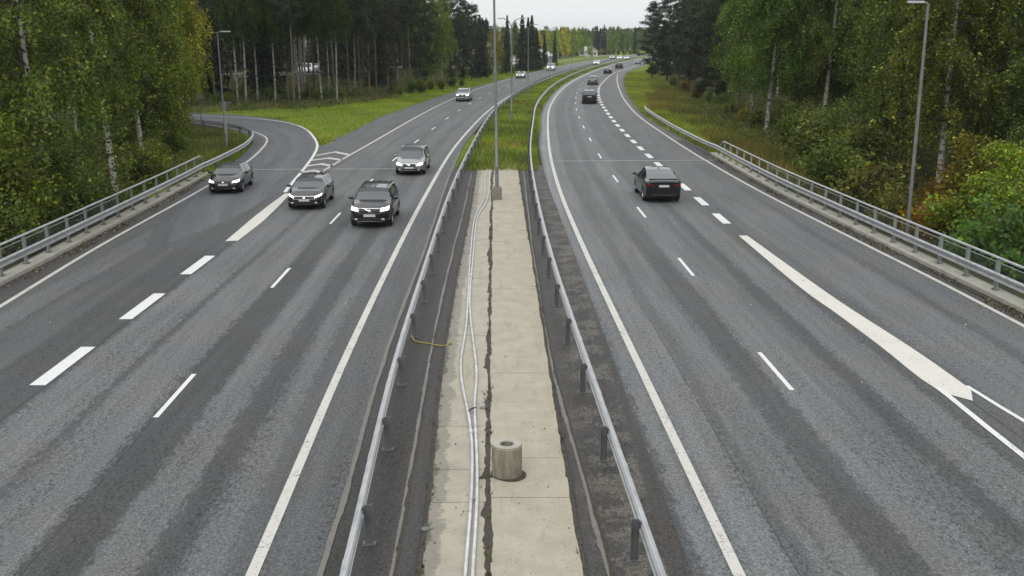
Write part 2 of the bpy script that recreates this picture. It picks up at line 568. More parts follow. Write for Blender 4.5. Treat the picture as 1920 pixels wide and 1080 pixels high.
def concrete(name, ca, cb, spots=True, damp=0.0):
    t = NT(name)
    co = t.coord()
    n = t.noise(co, 1.6, 5, .65)
    c = t.mix(t.mapr(n, .3, .7), ca, cb)
    st = t.noise(t.coord('Object', (3.0, .5, 1)), 1.1, 5, .7)
    c = t.mix(t.mapr(st, .55, .75, 0, .45), c, tuple(x * .55 for x in ca))
    sp = t.noise(co, 17, 2, .5)
    if spots: c = t.mix(t.mapr(sp, .68, .74, 0, .75), c, (.05, .045, .035))
    if damp:                                      # water-stained, crumbling margin along one side
        uv = t.n('ShaderNodeUVMap').outputs[0]
        sp_ = t.n('ShaderNodeSeparateXYZ'); t.l(uv, sp_.inputs[0])
        e = t.math('ADD', sp_.outputs[0], t.math('ADD', t.math('MULTIPLY', t.math('SUBTRACT', t.noise(co, 1.3, 4, .7), .5), .55), t.math('MULTIPLY', t.math('SUBTRACT', t.noise(co, 9, 4, .8), .5), .35)))
        c = t.mix(t.mapr(e, damp, damp + .05, .8, 0), c, t.mix(t.noise(co, 4, 4), (.12, .112, .092), (.215, .2, .165)))
        c = t.mix(t.mapr(e, damp * .12, damp * .3, .75, 0), c, (.055, .05, .04))
    fg = t.noise(co, 40, 2)
    c = t.mix(1.0, c, t.mapr(fg, .2, .8, .85, 1.15), 'MULTIPLY')
    t.base(c)
    t.b.inputs['Roughness'].default_value = .85
    t.bump(n, .3, .02)
    return t.m


M['concrete'] = concrete('concrete_slab', (.275, .25, .185), (.355, .325, .245))
M['concrete_damp'] = concrete('concrete_slab_stained', (.27, .248, .19), (.35, .322, .25), damp=.26)
M['concrete_old'] = concrete('concrete_weathered', (.17, .15, .115), (.25, .225, .175))
M['concrete_kerb'] = concrete('concrete_kerb', (.25, .24, .20), (.36, .345, .285))
M['moss'] = simple('moss_dirt', (.042, .036, .026), .95, var=.5, vs=14)
M['damp'] = concrete('damp_concrete', (.15, .14, .11), (.24, .22, .175))
M['lichen'] = simple('lichen_crust', (.085, .08, .066), .9, var=.35, vs=20)


def galv(name, col, rough=.5, metal=.55):
    t = NT(name)
    co = t.coord()
    n = t.noise(co, 3.0, 5, .6)
    c = t.mix(t.mapr(n, .3, .7), tuple(x * .8 for x in col), tuple(x * 1.12 for x in col))
    d = t.noise(co, 11, 4, .7)
    t.base(t.mix(t.mapr(d, .6, .75, 0, .5), c, (.09, .085, .07)))
    t.b.inputs['Metallic'].default_value = metal
    t.l(t.mapr(n, .3, .7, rough - .1, rough + .12), t.b.inputs['Roughness'])
    return t.m


M['galv'] = galv('galvanised_steel', (.40, .41, .41), .5, .4)
M['galv_dark'] = galv('weathered_steel', (.15, .155, .155), .6, .4)
M['galv_green'] = galv('painted_rail_steel', (.30, .335, .31), .5, .3)
M['pole'] = galv('lamp_pole_steel', (.20, .215, .205), .55, .4)
M['wire'] = simple('wire_netting', (.09, .095, .09), .6, .5)
M['pipe'] = simple('white_conduit', (.44, .45, .45), .45, var=.28, vs=4)
M['black_tape'] = simple('black_tape', (.02, .02, .02), .6)
M['strap'] = simple('yellow_strap', (.27, .225, .04), .6, var=.4, vs=8)
M['lamp_head'] = simple('lamp_head_grey', (.5, .51, .5), .4)
M['sign_back'] = simple('sign_back_grey', (.20, .21, .205), .5, .4, var=.15)


def leaf_mat(name, trans=.35, rough=.55):
    t = NT(name)
    at = t.n('ShaderNodeAttribute', attribute_name='tint')
    oi = t.n('ShaderNodeObjectInfo')
    c = t.mix(1.0, at.outputs['Color'], oi.outputs['Color'], 'MULTIPLY')
    t.base(c)
    t.b.inputs['Roughness'].default_value = rough
    t.b.inputs['Specular IOR Level'].default_value = .3
    tr = t.n('ShaderNodeBsdfTranslucent')
    t.l(t.mix(1.0, c, (1.25, 1.3, .6), 'MULTIPLY'), tr.inputs['Color'])
    ms = t.n('ShaderNodeMixShader')
    ms.inputs[0].default_value = trans
    t.l(t.b.outputs[0], ms.inputs[1]); t.l(tr.outputs[0], ms.inputs[2])
    t.l(ms.outputs[0], t.out.inputs[0])
    return t.m


M['leaf'] = leaf_mat('broad_leaf', .42)
M['needle'] = leaf_mat('conifer_needles', .12, .6)
M['grass'] = leaf_mat('grass_blades', .3, .6)


def bark(name, a, b, lo, hi, scale):
    t = NT(name)
    co = t.coord('Object', scale)
    n = t.noise(co, 3.0, 5, .7)
    oi = t.n('ShaderNodeObjectInfo')
    t.base(t.mix(1.0, t.mix(t.mapr(n, lo, hi), a, b), oi.outputs['Color'], 'MULTIPLY'))
    t.b.inputs['Roughness'].default_value = .85
    t.bump(n, .5, .03)
    return t.m


M['bark_birch'] = bark('birch_bark', (.035, .03, .027), (.50, .48, .44), .42, .50, (.8, .8, 1.3))
M['bark_limb'] = bark('birch_limb_bark', (.035, .028, .022), (.085, .07, .055), .3, .7, (2, 2, 2))
M['bark_pine'] = bark('pine_bark', (.07, .05, .038), (.19, .125, .085), .3, .7, (2, 2, .7))
M['bark_spruce'] = bark('spruce_bark', (.04, .034, .028), (.10, .085, .07), .3, .7, (2, 2, .7))


def ground_mat():
    t = NT('ground_cover')
    co = t.coord()
    at = t.n('ShaderNodeAttribute', attribute_name='grass')
    n = t.noise(co, .5, 5, .65)
    n2 = t.noise(co, 5.0, 4, .7)
    gr = t.mix(t.mapr(n, .3, .7), (.09, .13, .012), (.15, .195, .024))
    gr = t.mix(t.mapr(n2, .5, .75, 0, .5), gr, (.11, .11, .03))
    fl = t.mix(t.mapr(n, .35, .65), (.028, .03, .014), (.06, .05, .024))
    fl = t.mix(t.mapr(n2, .5, .7, 0, .7), fl, (.05, .058, .018))
    w = t.mapr(t.math('ADD', at.outputs['Fac'], t.math('MULTIPLY', t.math('SUBTRACT', n2, .5), .7)), .35, .65)
    t.base(t.mix(w, fl, gr))
    t.b.inputs['Roughness'].default_value = .95
    t.b.inputs['Specular IOR Level'].default_value = .1
    t.bump(n2, .8, .12)
    return t.m


M['ground'] = ground_mat()
M['hill'] = simple('wooded_hillside', (.035, .045, .03), .95, var=.5, vs=.05)
M['edge_dirt'] = simple('gravel_edge', (.085, .08, .07), .95, var=.5, vs=9)

# ---------------------------------------------------------------- ground
sm = lambda t: (lambda q: q * q * (3 - 2 * q))(np.clip(t, 0, 1))


def hsh(x, y):
    return (np.sin(x * .37 + y * .21) + np.sin(x * .13 - y * .31 + 1.7) + np.sin(x * .071 + y * .093 + .6) * 1.4) / 3.4


def terrain_z(x, y):
    x, y = np.asarray(x, float), np.asarray(y, float)
    dl = XL(y) - .9 - x
    dr = x - XR(y) - .9
    d = np.maximum(dl, dr)
    low = sm((74 - y) / 22)
    z = -.05 - 2.6 * sm(d / 5.5) * low
    ramp = (x > -42) & (x < -11) & (y > 60) & (y < 122)
    bump = np.where(d > 2, hsh(x, y) * .25 * sm((d - 2) / 10), 0)
    z = z + np.where(ramp & (y > 68), np.minimum(bump, 0) * .2, bump)
    # wooded bank rising a little behind the right verge and the left stand
    z = z + 1.6 * sm((x - FOREST_R(y)) / 30) * sm((y - 70) / 40) + 1.2 * sm((FOREST_L(y) - x) / 60) * sm((y - 100) / 40)
    return z


def axis(fine0, fine1, step, far):
    a = np.arange(fine0, fine1 + .1, step)
    g = step * 1.35 ** np.arange(1, 30)
    up = fine1 + np.cumsum(g); dn = fine0 - np.cumsum(g)
    return np.r_[dn[dn > -far][::-1], a, up[up < far]]


gx, gy = axis(-80, 100, 1.5, 5000), axis(0, 420, 2.2, 6000)
X, Y = np.meshgrid(gx, gy)
Z = terrain_z(X, Y)
nx, ny = len(gx), len(gy)
V = np.stack([X.ravel(), Y.ravel(), Z.ravel()], 1)
ii = (np.arange(ny - 1)[:, None] * nx + np.arange(nx - 1)[None]).ravel()
F = np.stack([ii, ii + 1, ii + 1 + nx, ii + nx], 1)
gme = mesh('ground', V, F, M['ground'], smooth=True)
gw = np.zeros(V.shape[0])
inmed = (V[:, 0] > SEAM_L(V[:, 1])) & (V[:, 0] < EDGE_R(V[:, 1]))
lv = sm((V[:, 0] - FOREST_L(V[:, 1]) + 8) / 4) * (V[:, 0] < 0 + LR(V[:, 1])) * (V[:, 1] > 72)
inf = np.exp(-((V[:, 0] + 20) / 7.0)**2) * ((V[:, 1] > 55) & (V[:, 1] < 104)) * (V[:, 0] < -15)
rv = sm((FOREST_R(V[:, 1]) - 1 - V[:, 0]) / 4) * (V[:, 0] > RL(V[:, 1])) * (V[:, 1] > 66)
infield = (V[:, 1] < 108) & (V[:, 0] < -23)
gw = np.where(inmed, 1, np.maximum(np.where(infield, 0, lv), np.maximum(rv, inf)))
at = gme.attributes.new('grass', 'FLOAT', 'POINT')
at.data.foreach_set('value', gw.astype(np.float32))
ground = tag(link('ground', gme), kind='structure')

# hills along the horizon
hv, hf = [], []
nh = 160
for i in range(nh):
    a = math.radians(-60 + 120 * i / (nh - 1))
    for k, (r, h) in enumerate(((1250, -2), (1400, .55), (1600, 1.0), (2000, .6), (2600, -2))):
        hh = 24 + 4 * math.sin(i * .19 + 1) + 3 * math.sin(i * .41 + 2) + random.uniform(-.8, .8)
        hv.append((r * math.sin(a), r * math.cos(a), hh * h if h > 0 else -3))
for i in range(nh - 1):
    for k in range(4):
        hf.append((i * 5 + k, (i + 1) * 5 + k, (i + 1) * 5 + k + 1, i * 5 + k + 1))
tag(link('hills', mesh('hills', hv, hf, M['hill'])), kind='structure')

# thin autumn air
hz = bpy.data.materials.new('haze_air'); hz.use_nodes = True
hz.node_tree.nodes.clear()
ho = hz.node_tree.nodes.new('ShaderNodeOutputMaterial'); hp = hz.node_tree.nodes.new('ShaderNodeVolumePrincipled')
hp.inputs['Color'].default_value = (.93, .95, .97, 1); hp.inputs['Density'].default_value = .00012
hz.node_tree.links.new(hp.outputs[0], ho.inputs['Volume'])
mb = MB(); mb.box((0, 500, 18), (15000, 15400, 50))
tag(link('haze', mb.me('haze', hz)), kind='stuff')

# ---------------------------------------------------------------- roads
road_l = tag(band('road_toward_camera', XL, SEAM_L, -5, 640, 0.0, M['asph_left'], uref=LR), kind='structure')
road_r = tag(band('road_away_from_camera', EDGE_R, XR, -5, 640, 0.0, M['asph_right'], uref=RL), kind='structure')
med = tag(band('median_strip', SEAM_L, EDGE_R, -5, 67, -0.004, M['asph_median'], uref=lambda y: np.zeros_like(y)), kind='structure')

RAMP_IN = [(-14.6, 39), (-15.9, 44), (-17.0, 49), (-17.9, 56.1), (-18.85, 67.6), (-20.0, 76.9), (-21.0, 82.5), (-22.2, 86.5), (-24.5, 91.5), (-28.2, 96.8), (-33, 101.5), (-42, 106.5), (-55, 110.5)]
RAMP_OUT = [(-14.45, 39), (-13.6, 44), (-13.0, 49), (-13.1, 56.1), (-13.6, 64), (-14.35, 72.3), (-15.5, 80.5), (-17.3, 88.6), (-20, 97.5), (-23.8, 105), (-28.3, 110.5), (-36, 115), (-52, 119.5)]
n_r = 60


def even(pts, n):
    q = resample(pts, .5)
    L = np.r_[0, np.cumsum(np.linalg.norm(np.diff(q, axis=0), axis=1))]
    s = np.linspace(0, L[-1], n)
    return np.stack([np.interp(s, L, q[:, k]) for k in range(2)], 1)


ramp = tag(sheet_path('slip_road', even(RAMP_IN, n_r), even(RAMP_OUT, n_r), .004, M['asph_ramp']), kind='structure')

# painted markings: every stripe and dash is a piece of its road
ZM = .009


def stripe(name, f, y0, y1, w, parent, mat='paint', z=ZM):
    return band(name, lambda y: f(y) - w / 2, lambda y: f(y) + w / 2, y0, y1, z, M[mat], parent)


stripe('edge_line', LR, -3, 640, .2, road_l)
stripe('edge_line', LL, 64, 640, .18, road_l)
stripe('edge_line', RL, -3, 640, .2, road_r)
stripe('edge_line', RE, -3, 239, .17, road_r)
stripe('edge_line', RW, 176, 640, .22, road_r)
for k in range(42):
    y0 = 21.2 + 12.05 * k - 12.05
    stripe('lane_dash', LD, y0, y0 + 3.0, .12, road_l, 'paint_fresh')
for k in range(34):
    y0 = 23.0 + 12.0 * k - 12.0
    stripe('lane_dash', RD, y0, y0 + 3.0, .12, road_r, 'paint_fresh')
SEP_L = Curve([(10, -11.4), (24, -11.6), (40, -11.75)])
for k in range(4):
    y0 = 17.4 + 5.95 * k
    stripe('wide_dash', SEP_L, y0, y0 + 3.15, .40, road_l, 'paint_fresh')
for k in range(26):
    y0 = 45.4 + 5.15 * k
    stripe('wide_dash', RW, y0, y0 + 2.7, .38, road_r, 'paint_fresh')
# left nose: solid wedge, then the two edges of the gore with chevrons
poly('painted_wedge', [(-11.95, 41.3), (-11.45, 41.4), (-11.5, 46), (-11.75, 50.5), (-12.05, 54.5), (-12.35, 54.5), (-12.3, 50.5), (-12.2, 47)], ZM, M['paint_wedge'], road_l)
line_path('edge_line', resample([(-11.95, 55.0), (-12.0, 60.5), (-12.0, 64.2)], 1.0), .2, ZM, M['paint'], road_l)
line_path('edge_line', resample([(-12.45, 55), (-12.72, 57.5), (-13.36, 64.3), (-14.22, 72.3), (-15.28, 79.6), (-16.91, 86.6), (-19.13, 94.3), (-21.94, 100.8), (-25.56, 105.6), (-30.07, 109.0), (-35, 111.2), (-50, 116)], 1.0), .2, ZM, M['paint_fresh'], ramp)
for (a, b, c_) in (((592, 291.8), (628, 285), (655, 290.5)), ((584, 300.8), (616, 296.5), (641, 300)), ((576, 311.5), (602, 307.5), (623, 311.5)), ((562, 323.5), (588, 320), (604, 323.5))):
    P_ = [np.array(G(*q)) for q in (a, b, c_)]
    w = np.array([0, .42])
    V = [P_[0] - w, P_[1] - w, P_[2] - w, P_[2] + w, P_[1] + w, P_[0] + w]
    link('chevron', mesh('chevron', [(p[0], p[1], ZM) for p in V], [(0, 1, 4, 5), (1, 2, 3, 4)], M['paint']), road_l)
line_path('edge_line', resample([(-15.3, 18), (-15.75, 25), (-16.16, 30.8), (-16.8, 40.5), (-17.3, 55.1), (-17.97, 67.6), (-19.02, 76.9), (-20.13, 83.4), (-21.46, 87.8), (-23.97, 92.9), (-27.64, 98.2), (-32.15, 102.6), (-45, 108)], 1.0), .17, ZM, M['paint'], road_l)
# right nose
W_L = [(1385, 442), (1497.6, 537), (1567, 587), (1654, 652), (1719, 705), (1764, 735)]
W_R = [(1401, 442), (1515, 524), (1584, 572), (1676, 631), (1741, 674), (1818, 729)]
wa, wb = resample([G(*q) for q in W_L], 1.0), resample([G(*q) for q in W_R], 1.0)
n_w = min(len(wa), len(wb))
sheet_path('painted_wedge', even([tuple(q) for q in wa], 22), even([tuple(q) for q in wb], 22), ZM, M['paint_wedge'], road_r)
tip = [wa[-1], G(1778, 739.5), G(1824, 752), G(1821, 734), wb[-1]]
poly('painted_wedge', tip, ZM, M['paint_wedge'], road_r)
line_path('edge_line', [G(1758, 727), G(1780, 744), G(1850, 801), G(1922, 858), (10.36, 15)], .15, ZM + .003, M['paint_fresh'], road_r)
line_path('edge_line', [G(1812, 724), G(1830, 735), G(1875, 763), G(1922, 791), (12.0, 15)], .12, ZM + .003, M['paint_fresh'], road_r)
M['seal'] = simple('crack_sealant', (.028, .028, .028), .5, var=.4, vs=6)
M['asph_shoulder'] = asphalt('asphalt_shoulder', -1, 3, [(-1, .05), (.25, .042), (.8, .034)], tone=(1.1, 1.0, .92), rag=.25)
EDGE_L = Curve([(-5, -14.6), (18, -15.3), (25, -15.75), (30.8, -16.16), (40.5, -16.8), (55.1, -17.3), (63, -17.7)])
band('hard_shoulder', lambda y: EDGE_L(y) - .12, lambda y: XL(y) - .01, -3, 63, .003, M['asph_shoulder'], road_l, uref=EDGE_L, nx=3)
band('hard_shoulder', lambda y: RE(y) + .12, lambda y: XR(y) + .01, -3, 84, .003, M['asph_shoulder'], road_r, uref=RE, nx=3)
for k, (f_, w_, sd_, par_) in enumerate(((lambda y: LR(y) - 7.02, .016, 41, road_l), (lambda y: RL(y) + 7.35, .014, 42, road_r), (lambda y: RL(y) + 1.02, .010, 43, road_r), (lambda y: LR(y) - 3.72, .010, 44, road_l))):
    P_ = np.stack([f_(np.arange(0, 66, .35)) + np.cumsum(np.random.default_rng(sd_).normal(0, .012, 189)) * .5, np.arange(0, 66, .35)], 1)
    line_path('sealed_crack', P_, w_ * 2.2, .006, M['seal'], par_)
# expansion joints of the bridge
for nm, a, b, par in (('joint', (-18.6, 64.8), (-7.2, 65.1), ramp), ('joint', (2.4, 69.3), (14.2, 69.9), road_r)):
    V = [(a[0], a[1] - .09, ZM + .005), (b[0], b[1] - .09, ZM + .005), (b[0], b[1] + .09, ZM + .005), (a[0], a[1] + .09, ZM + .005)]
    link('expansion_joint', mesh('expansion_joint', V, [(0, 1, 2, 3)], M['joint']), par)
# gravelly verge edges
for f, sgn, y0, y1, par in ((XL, -1, 84, 420, road_l), (XR, 1, 68, 420, road_r)):
    V, Fc = [], []
    ys = ysteps(y0, y1, 1.0)
    for i, y in enumerate(ys):
        e = float(f(y))
        V += [(e - sgn * .12, y, .002), (e + sgn * (.35 + .5 * random.random()), y, -.028)]
    for i in range(len(ys) - 1): Fc.append((2 * i, 2 * i + 1, 2 * i + 3, 2 * i + 2))
    link('gravel_edge', mesh('gravel_edge', V, Fc, M['edge_dirt']), par)

# ---------------------------------------------------------------- median concrete
for (fa, fb, joints, nm) in ((CONC_L, CRACK, [-2, 7, 12.5, 16.9, 18.35, 20.6, 27.5, 34.5, 41.5, 48.4, 55, 61, 65.4], 'concrete_slab'), (CRACK, CONC_R, [-2, 6.5, 13.3, 17.1, 18.9, 24.2, 33, 41, 48.4, 56, 62, 67.2], 'concrete_slab')):
    for a, b in zip(joints[:-1], joints[1:]):
        ys = np.linspace(a + .012, b - .012, max(3, int((b - a) / .22)))
        V, Fc, UV_ = [], [], []
        for y in ys:
            j = random.uniform(-.014, .014)
            xa, xb = float(fa(y)), float(fb(y))
            xa += .02 if fa is CRACK else j + .012 * math.sin(y * 2.1)
            xb += -.02 if fb is CRACK else j * .3
            V += [(xa, y, -.02), (xa, y, .034), (xb, y, .034), (xb, y, -.02)]
            UV_ += [(0, y), (0, y), (xb - xa, y), (xb - xa, y)]
        n = len(ys)
        for i in range(n - 1):
            for k in range(3): Fc.append((4 * i + k, 4 * i + k + 1, 4 * i + 5 + k, 4 * i + 4 + k))
        Fc += [(0, 3, 2, 1), (4 * n - 4, 4 * n - 3, 4 * n - 2, 4 * n - 1)]
        link(nm, mesh(nm, V, Fc, M['concrete_damp' if fa is CONC_L else 'concrete'], uv=UV_), med)


def ragged(name, fc, w0, amp, y0, y1, z, mat, parent, step=.07, seed=0, skew=0.0):
    r = random.Random(seed)
    V, Fc = [], []
    y = y0; wa = wb = w0
    n = 0
    while y < y1:
        wa += (w0 - wa) * .18 + r.gauss(0, amp * .45); wb += (w0 - wb) * .18 + r.gauss(0, amp * .45)
        a, b = max(.012, wa), max(.012, wb)
        if r.random() < .03: wb += amp * 2.4
        if r.random() < .05: wa += amp * 3
        x = float(fc(y))
        V += [(x - a * (1 + skew), y, z), (x + b * (1 - skew), y, z)]
        y += step * (1 + y / 25); n += 1
    for i in range(n - 1): Fc.append((2 * i, 2 * i + 1, 2 * i + 3, 2 * i + 2))
    return link(name, mesh(name, V, Fc, mat), parent)


tag(ragged('moss', CRACK, .05, .03, -2, 66.5, .041, M['moss'], med, seed=3, skew=.25), kind='stuff')
ragged('crack', lambda y: CONC_R(y) + .02, .035, .012, -2, 67, .037, M['moss'], med, seed=8)
ragged('crack', lambda y: CONC_L(y) - .02, .03, .012, -2, 64, .037, M['moss'], med, seed=9)
CRK2 = Curve([(-5, -1.5), (14, -1.85), (19, -1.96), (27, -2.16), (36, -2.27), (48, -2.32), (62, -2.45)])
SEAM2 = Curve([(-5, 2.0), (14, 1.62), (18, 1.42), (24, 1.13), (36, .93), (62, .82), (67, .8)])
ragged('crack', CRK2, .022, .012, -2, 63, .003, M['moss'], med, seed=10)
ragged('crack', lambda y: CRK2(y) - .05, .03, .008, -2, 63, .002, M['seam'], med, seed=11)
ragged('crack', SEAM2, .02, .01, -2, 66, .003, M['moss'], med, seed=12)
ragged('crack', lambda y: SEAM2(y) - .06, .035, .008, -2, 66, .002, M['seam'], med, seed=13)
ragged('edge_seam', SEAM_L, .045, .008, -2, 75, .0125, M['seam'], med, seed=14)


def blotches(name, n, region, size, z, mat, parent, seed):
    r = random.Random(seed)
    V, Fc = [], []
    for _ in range(n):
        x, y = region(r)
        k = r.randint(7, 10); o = len(V)
        s = size * r.uniform(.3, 1.6); e = r.uniform(1.0, 2.2)
        for q in range(k):
            w = 2 * math.pi * q / k; rr = s * r.uniform(.5, 1.25)
            V.append((x + math.cos(w) * rr, y + math.sin(w) * rr * e, z + .00002 * _))
        Fc.append(tuple(range(o, o + k)))
    return tag(link(name, mesh(name, V, Fc, mat), parent), kind='stuff')


blotches('concrete_spots', 260, lambda r: (lambda y: (float(CONC_L(y)) + .1 + r.random() * (float(CONC_R(y)) - float(CONC_L(y)) - .2), y))(r.uniform(11, 60)), .013, .0465, M['moss'], med, 6)

# concrete ring standing on the slabs
ring = tag(empty('concrete_ring', (-.10, 18.15, .034)), 'stained hollow concrete cylinder standing on the pale median slabs', 'concrete ring')
mb = MB()
mb.lathe([(.295, 0), (.293, .59), (.275, .615), (.26, .62), (.135, .62), (.125, .61), (.125, .32), (0, .32)], 40)
t = NT('stained_concrete')
co = t.coord(); nz = t.noise(t.coord('Object', (5, 5, 1.1)), 1.6, 5, .7); ng = t.noise(co, 3, 4)
cc = t.mix(t.mapr(nz, .35, .65), (.15, .13, .09), (.29, .265, .20))
cc = t.mix(t.mapr(ng, .5, .7, 0, .6), cc, (.085, .07, .05))
t.base(cc); t.b.inputs['Roughness'].default_value = .9; t.bump(ng, .4, .03)
link('body', mb.me('body', t.m, True), ring)
mb = MB(); mb.lathe([(.278, .621), (.27, .627), (.145, .627), (.138, .621)], 40)
link('rim', mb.me('rim', M['concrete_kerb'], True), ring)
mb = MB(); mb.lathe([(.085, .30), (.085, .56), (.07, .56), (.07, .32)], 20)
link('inner_pipe', mb.me('inner_pipe', M['concrete_old'], True), ring)
V = []
r_ = random.Random(2)
for k in range(40):
    w = 2 * math.pi * k / 40
    rr = .315 + .10 * max(0, math.cos(w + .9))**2 + (.32 if 3.35 < w < 3.75 else 0) + .015 * r_.random()
    V.append((math.cos(w) * rr, math.sin(w) * rr, .010))
link('dark_collar', mesh('dark_collar', V, [tuple(range(40))], M['moss']), ring)  # flat dark patch round the foot of the ring, wider on one side

# two white conduits side by side
for pts, lab in (([(872, 1100), (872, 1080), (885, 900), (882, 800), (864, 690), (875, 600), (882, 480), (890, 410), (908, 370), (909, 335), (913, 318)], 'white plastic conduit on the median, the left one bulging outward halfway'),
                 ([(885, 1100), (886, 1080), (895, 900), (890, 760), (893, 690), (881, 570), (887, 480), (895, 408), (914, 372), (919, 318)], 'white plastic conduit on the median, the straighter right one of the pair')):
    q = [(*G(a, b, .08), .034 + .036) for a, b in pts]
    P_ = resample(q, .35)
    o = empty('conduit', (0, 0, 0)); tag(o, lab, 'conduit', 'white conduits along the median')
    mb = MB(); mb.tube([tuple(p) for p in P_], .032, 8)
    link('pipe', mb.me('pipe', M['pipe'], True, 60), o)
    for k in (18, 60, 100):
        if k + 2 < len(P_):
            mb = MB(); mb.tube([tuple(P_[k]), tuple(P_[k + 1] * .6 + P_[k] * .4)], .042, 8)
            link('coupling', mb.me('coupling', M['pipe'], True, 60), o)
p = G(882, 770, .08)
mb = MB(); mb.tube([(p[0] - .06, p[1] - .1, .075), (p[0] + .0, p[1], .11), (p[0] + .05, p[1] + .08, .11), (p[0] + .12, p[1] + .2, .075)], .022, 6)
tag(link('cable_tie', mb.me('cable_tie', M['black_tape'], True)), 'black tape wrapped round the paired white conduits', 'tape')
M['wet'] = simple('wet_gutter', (.022, .02, .016), .25, var=.4, vs=4)
ragged('damp_gutter', lambda y: XR(y) - .16, .15, .035, 22, 36.5, .006, M['wet'], road_r, seed=21)
# yellow strap from a rail post to the slab edge
a, b = G(772, 636), G(842, 649)
pts = [(a[0], a[1], .12), (a[0] + .12, a[1] - .25, .03), (a[0] + .45, a[1] - .45, .022), (b[0] - .2, b[1] - .05, .03), (b[0], b[1], .055), (b[0] + .07, b[1] + .12, .05), (b[0] - .02, b[1] + .16, .05), (b[0] + .02, b[1] - .04, .06)]
mb = MB(); mb.tube([tuple(q) for q in resample(pts, .06)], .017, 6)
tag(link('yellow_strap', mb.me('yellow_strap', M['strap'], True)), 'frayed yellow strap lying across the dark median from a rail post', 'strap')
for px_, py_ in ((797, 996), (905, 768)):
    p = G(px_, py_)
    mb = MB(); mb.lathe([(.07, 0), (.075, .015), (.05, .03), (.0, .032)], 14)
    tag(link('drain_cap', mb.me('drain_cap', M['galv_dark'], True), loc=(p[0], p[1], .036)), 'small dark drain plug at the left edge of the slabs' if px_ < 850 else 'small dark drain plug beside the conduits', 'drain plug')

# ---------------------------------------------------------------- guard rails
WPROF = [(.005, 0.0), (.04, -.012), (.085, -.035), (.085, -.075), (.0, -.115), (.0, -.185), (.085, -.225), (.085, -.265), (.04, -.288), (.005, -.30)]


def wprof(sgn):
    f = [(sgn * a, b) for a, b in WPROF]
    bk = [(sgn * (a - .012), b) for a, b in reversed(WPROF)]
    r = f + bk
    return r if sgn < 0 else r[::-1]


def post_mesh(h, name='post'):
    mb = MB()
    mb.box((.03, 0, h / 2), (.13, .01, h)); mb.box((-.03, .03, h / 2), (.012, .05, h)); mb.box((.09, .03, h / 2), (.012, .05, h))
    mb.box((.03, .01, .008), (.22, .16, .016), 1)
    mb.box((-.045, .0, h - .1), (.04, .05, .12), 1)
    for a in (-.05, .11): mb.box((a, -.04, .026), (.03, .03, .02), 1)
    return mb.me(name, [M['galv_dark'], M['galv_dark']])


def guardrail(root, path, sgn, spacing, start=0.0, h=.75, pm=None, zb=0.0):
    """path of the beam top; sgn = +1 beam bulges to the right of travel; posts on the other side"""
    P = np.array(path, float)
    V, Fc = sweep(np.c_[P[:, :2], np.full(len(P), h)], wprof(sgn), True)
    link('beam', mesh('beam', V, Fc, M['galv'], smooth=True, angle=25), root)
    L = np.r_[0, np.cumsum(np.linalg.norm(np.diff(P[:, :2], axis=0), axis=1))]
    s = start + 1.9
    while s < min(70, L[-1] - 1):                 # lapped joints with bolts
        q = [(np.interp(s + d, L, P[:, 0]), np.interp(s + d, L, P[:, 1]), h + .002) for d in (0, .16, .32)]
        V, Fc = sweep(q, [(a + sgn * .006, b) for a, b in wprof(sgn)], True)
        link('splice', mesh('splice', V, Fc, M['galv'], smooth=True, angle=25), root)
        mb = MB()
        for d in (.07, .25):
            x, y = np.interp(s + d, L, P[:, 0]), np.interp(s + d, L, P[:, 1])
            for zz in (-.125, -.175): mb.box((x + sgn * .012, y, h + zz), (.03, .03, .03))
        tag(link('bolts', mb.me('bolts', M['galv_dark']), root), kind='stuff')
        s += 4.0
    s = start
    while s < L[-1]:
        x, y = np.interp(s, L, P[:, 0]), np.interp(s, L, P[:, 1])
        x2, y2 = np.interp(s + .5, L, P[:, 0]), np.interp(s + .5, L, P[:, 1])
        a = math.atan2(y2 - y, x2 - x) - math.pi / 2 if s + .5 <= L[-1] else a
        off = -sgn * .07
        o = link('post', pm, root, (x + math.cos(a) * off, y + math.sin(a) * off, zb), a + (math.pi if sgn > 0 else 0))
        s += spacing


PM = post_mesh(.72)
ys = ysteps(2, 420, .8, 5)
g1 = tag(empty('guard_rail'), 'grey steel guard rail with dark posts along the left side of the median', 'guard rail')
guardrail(g1, np.c_[RAIL_L(ys), ys], -1, 4.0, 1.4, pm=PM)
g2 = tag(empty('guard_rail'), 'grey steel guard rail with dark posts along the right side of the median', 'guard rail')
guardrail(g2, np.c_[RAIL_R(ys), ys], 1, 4.0, .9, pm=PM)
# slip road rail round the bend
rp = resample([(-19.02, 62.4), (-19.12, 66), (-19.65, 74.6), (-20.9, 81.9), (-22.1, 85.6), (-23.75, 88.9), (-26.56, 92.7), (-31.17, 97.0), (-38, 101.3)], 1.0)
g3 = tag(empty('guard_rail'), 'curved steel guard rail inside the slip road bend', 'guard rail')
guardrail(g3, rp, 1, 4.0, 3.0, pm=PM)
rp = resample([(14.66, 73.4), (14.5, 76), (14.38, 82), (14.31, 91.2), (14.42, 100), (14.55, 107.4), (14.75, 112), (15.0, 115.5)], 1.0)
g4 = tag(empty('guard_rail'), 'short steel guard rail end on the grass verge right of the road', 'guard rail')
guardrail(g4, rp, -1, 4.0, 3.0, pm=PM)
yy = np.linspace(330, 470, 40)
g5 = tag(empty('guard_rail'), 'distant guard rail on the outer verge before the far bend', 'guard rail')
guardrail(g5, np.c_[XL(yy) - 3.5, yy], 1, 6.0, 1.0, pm=PM)


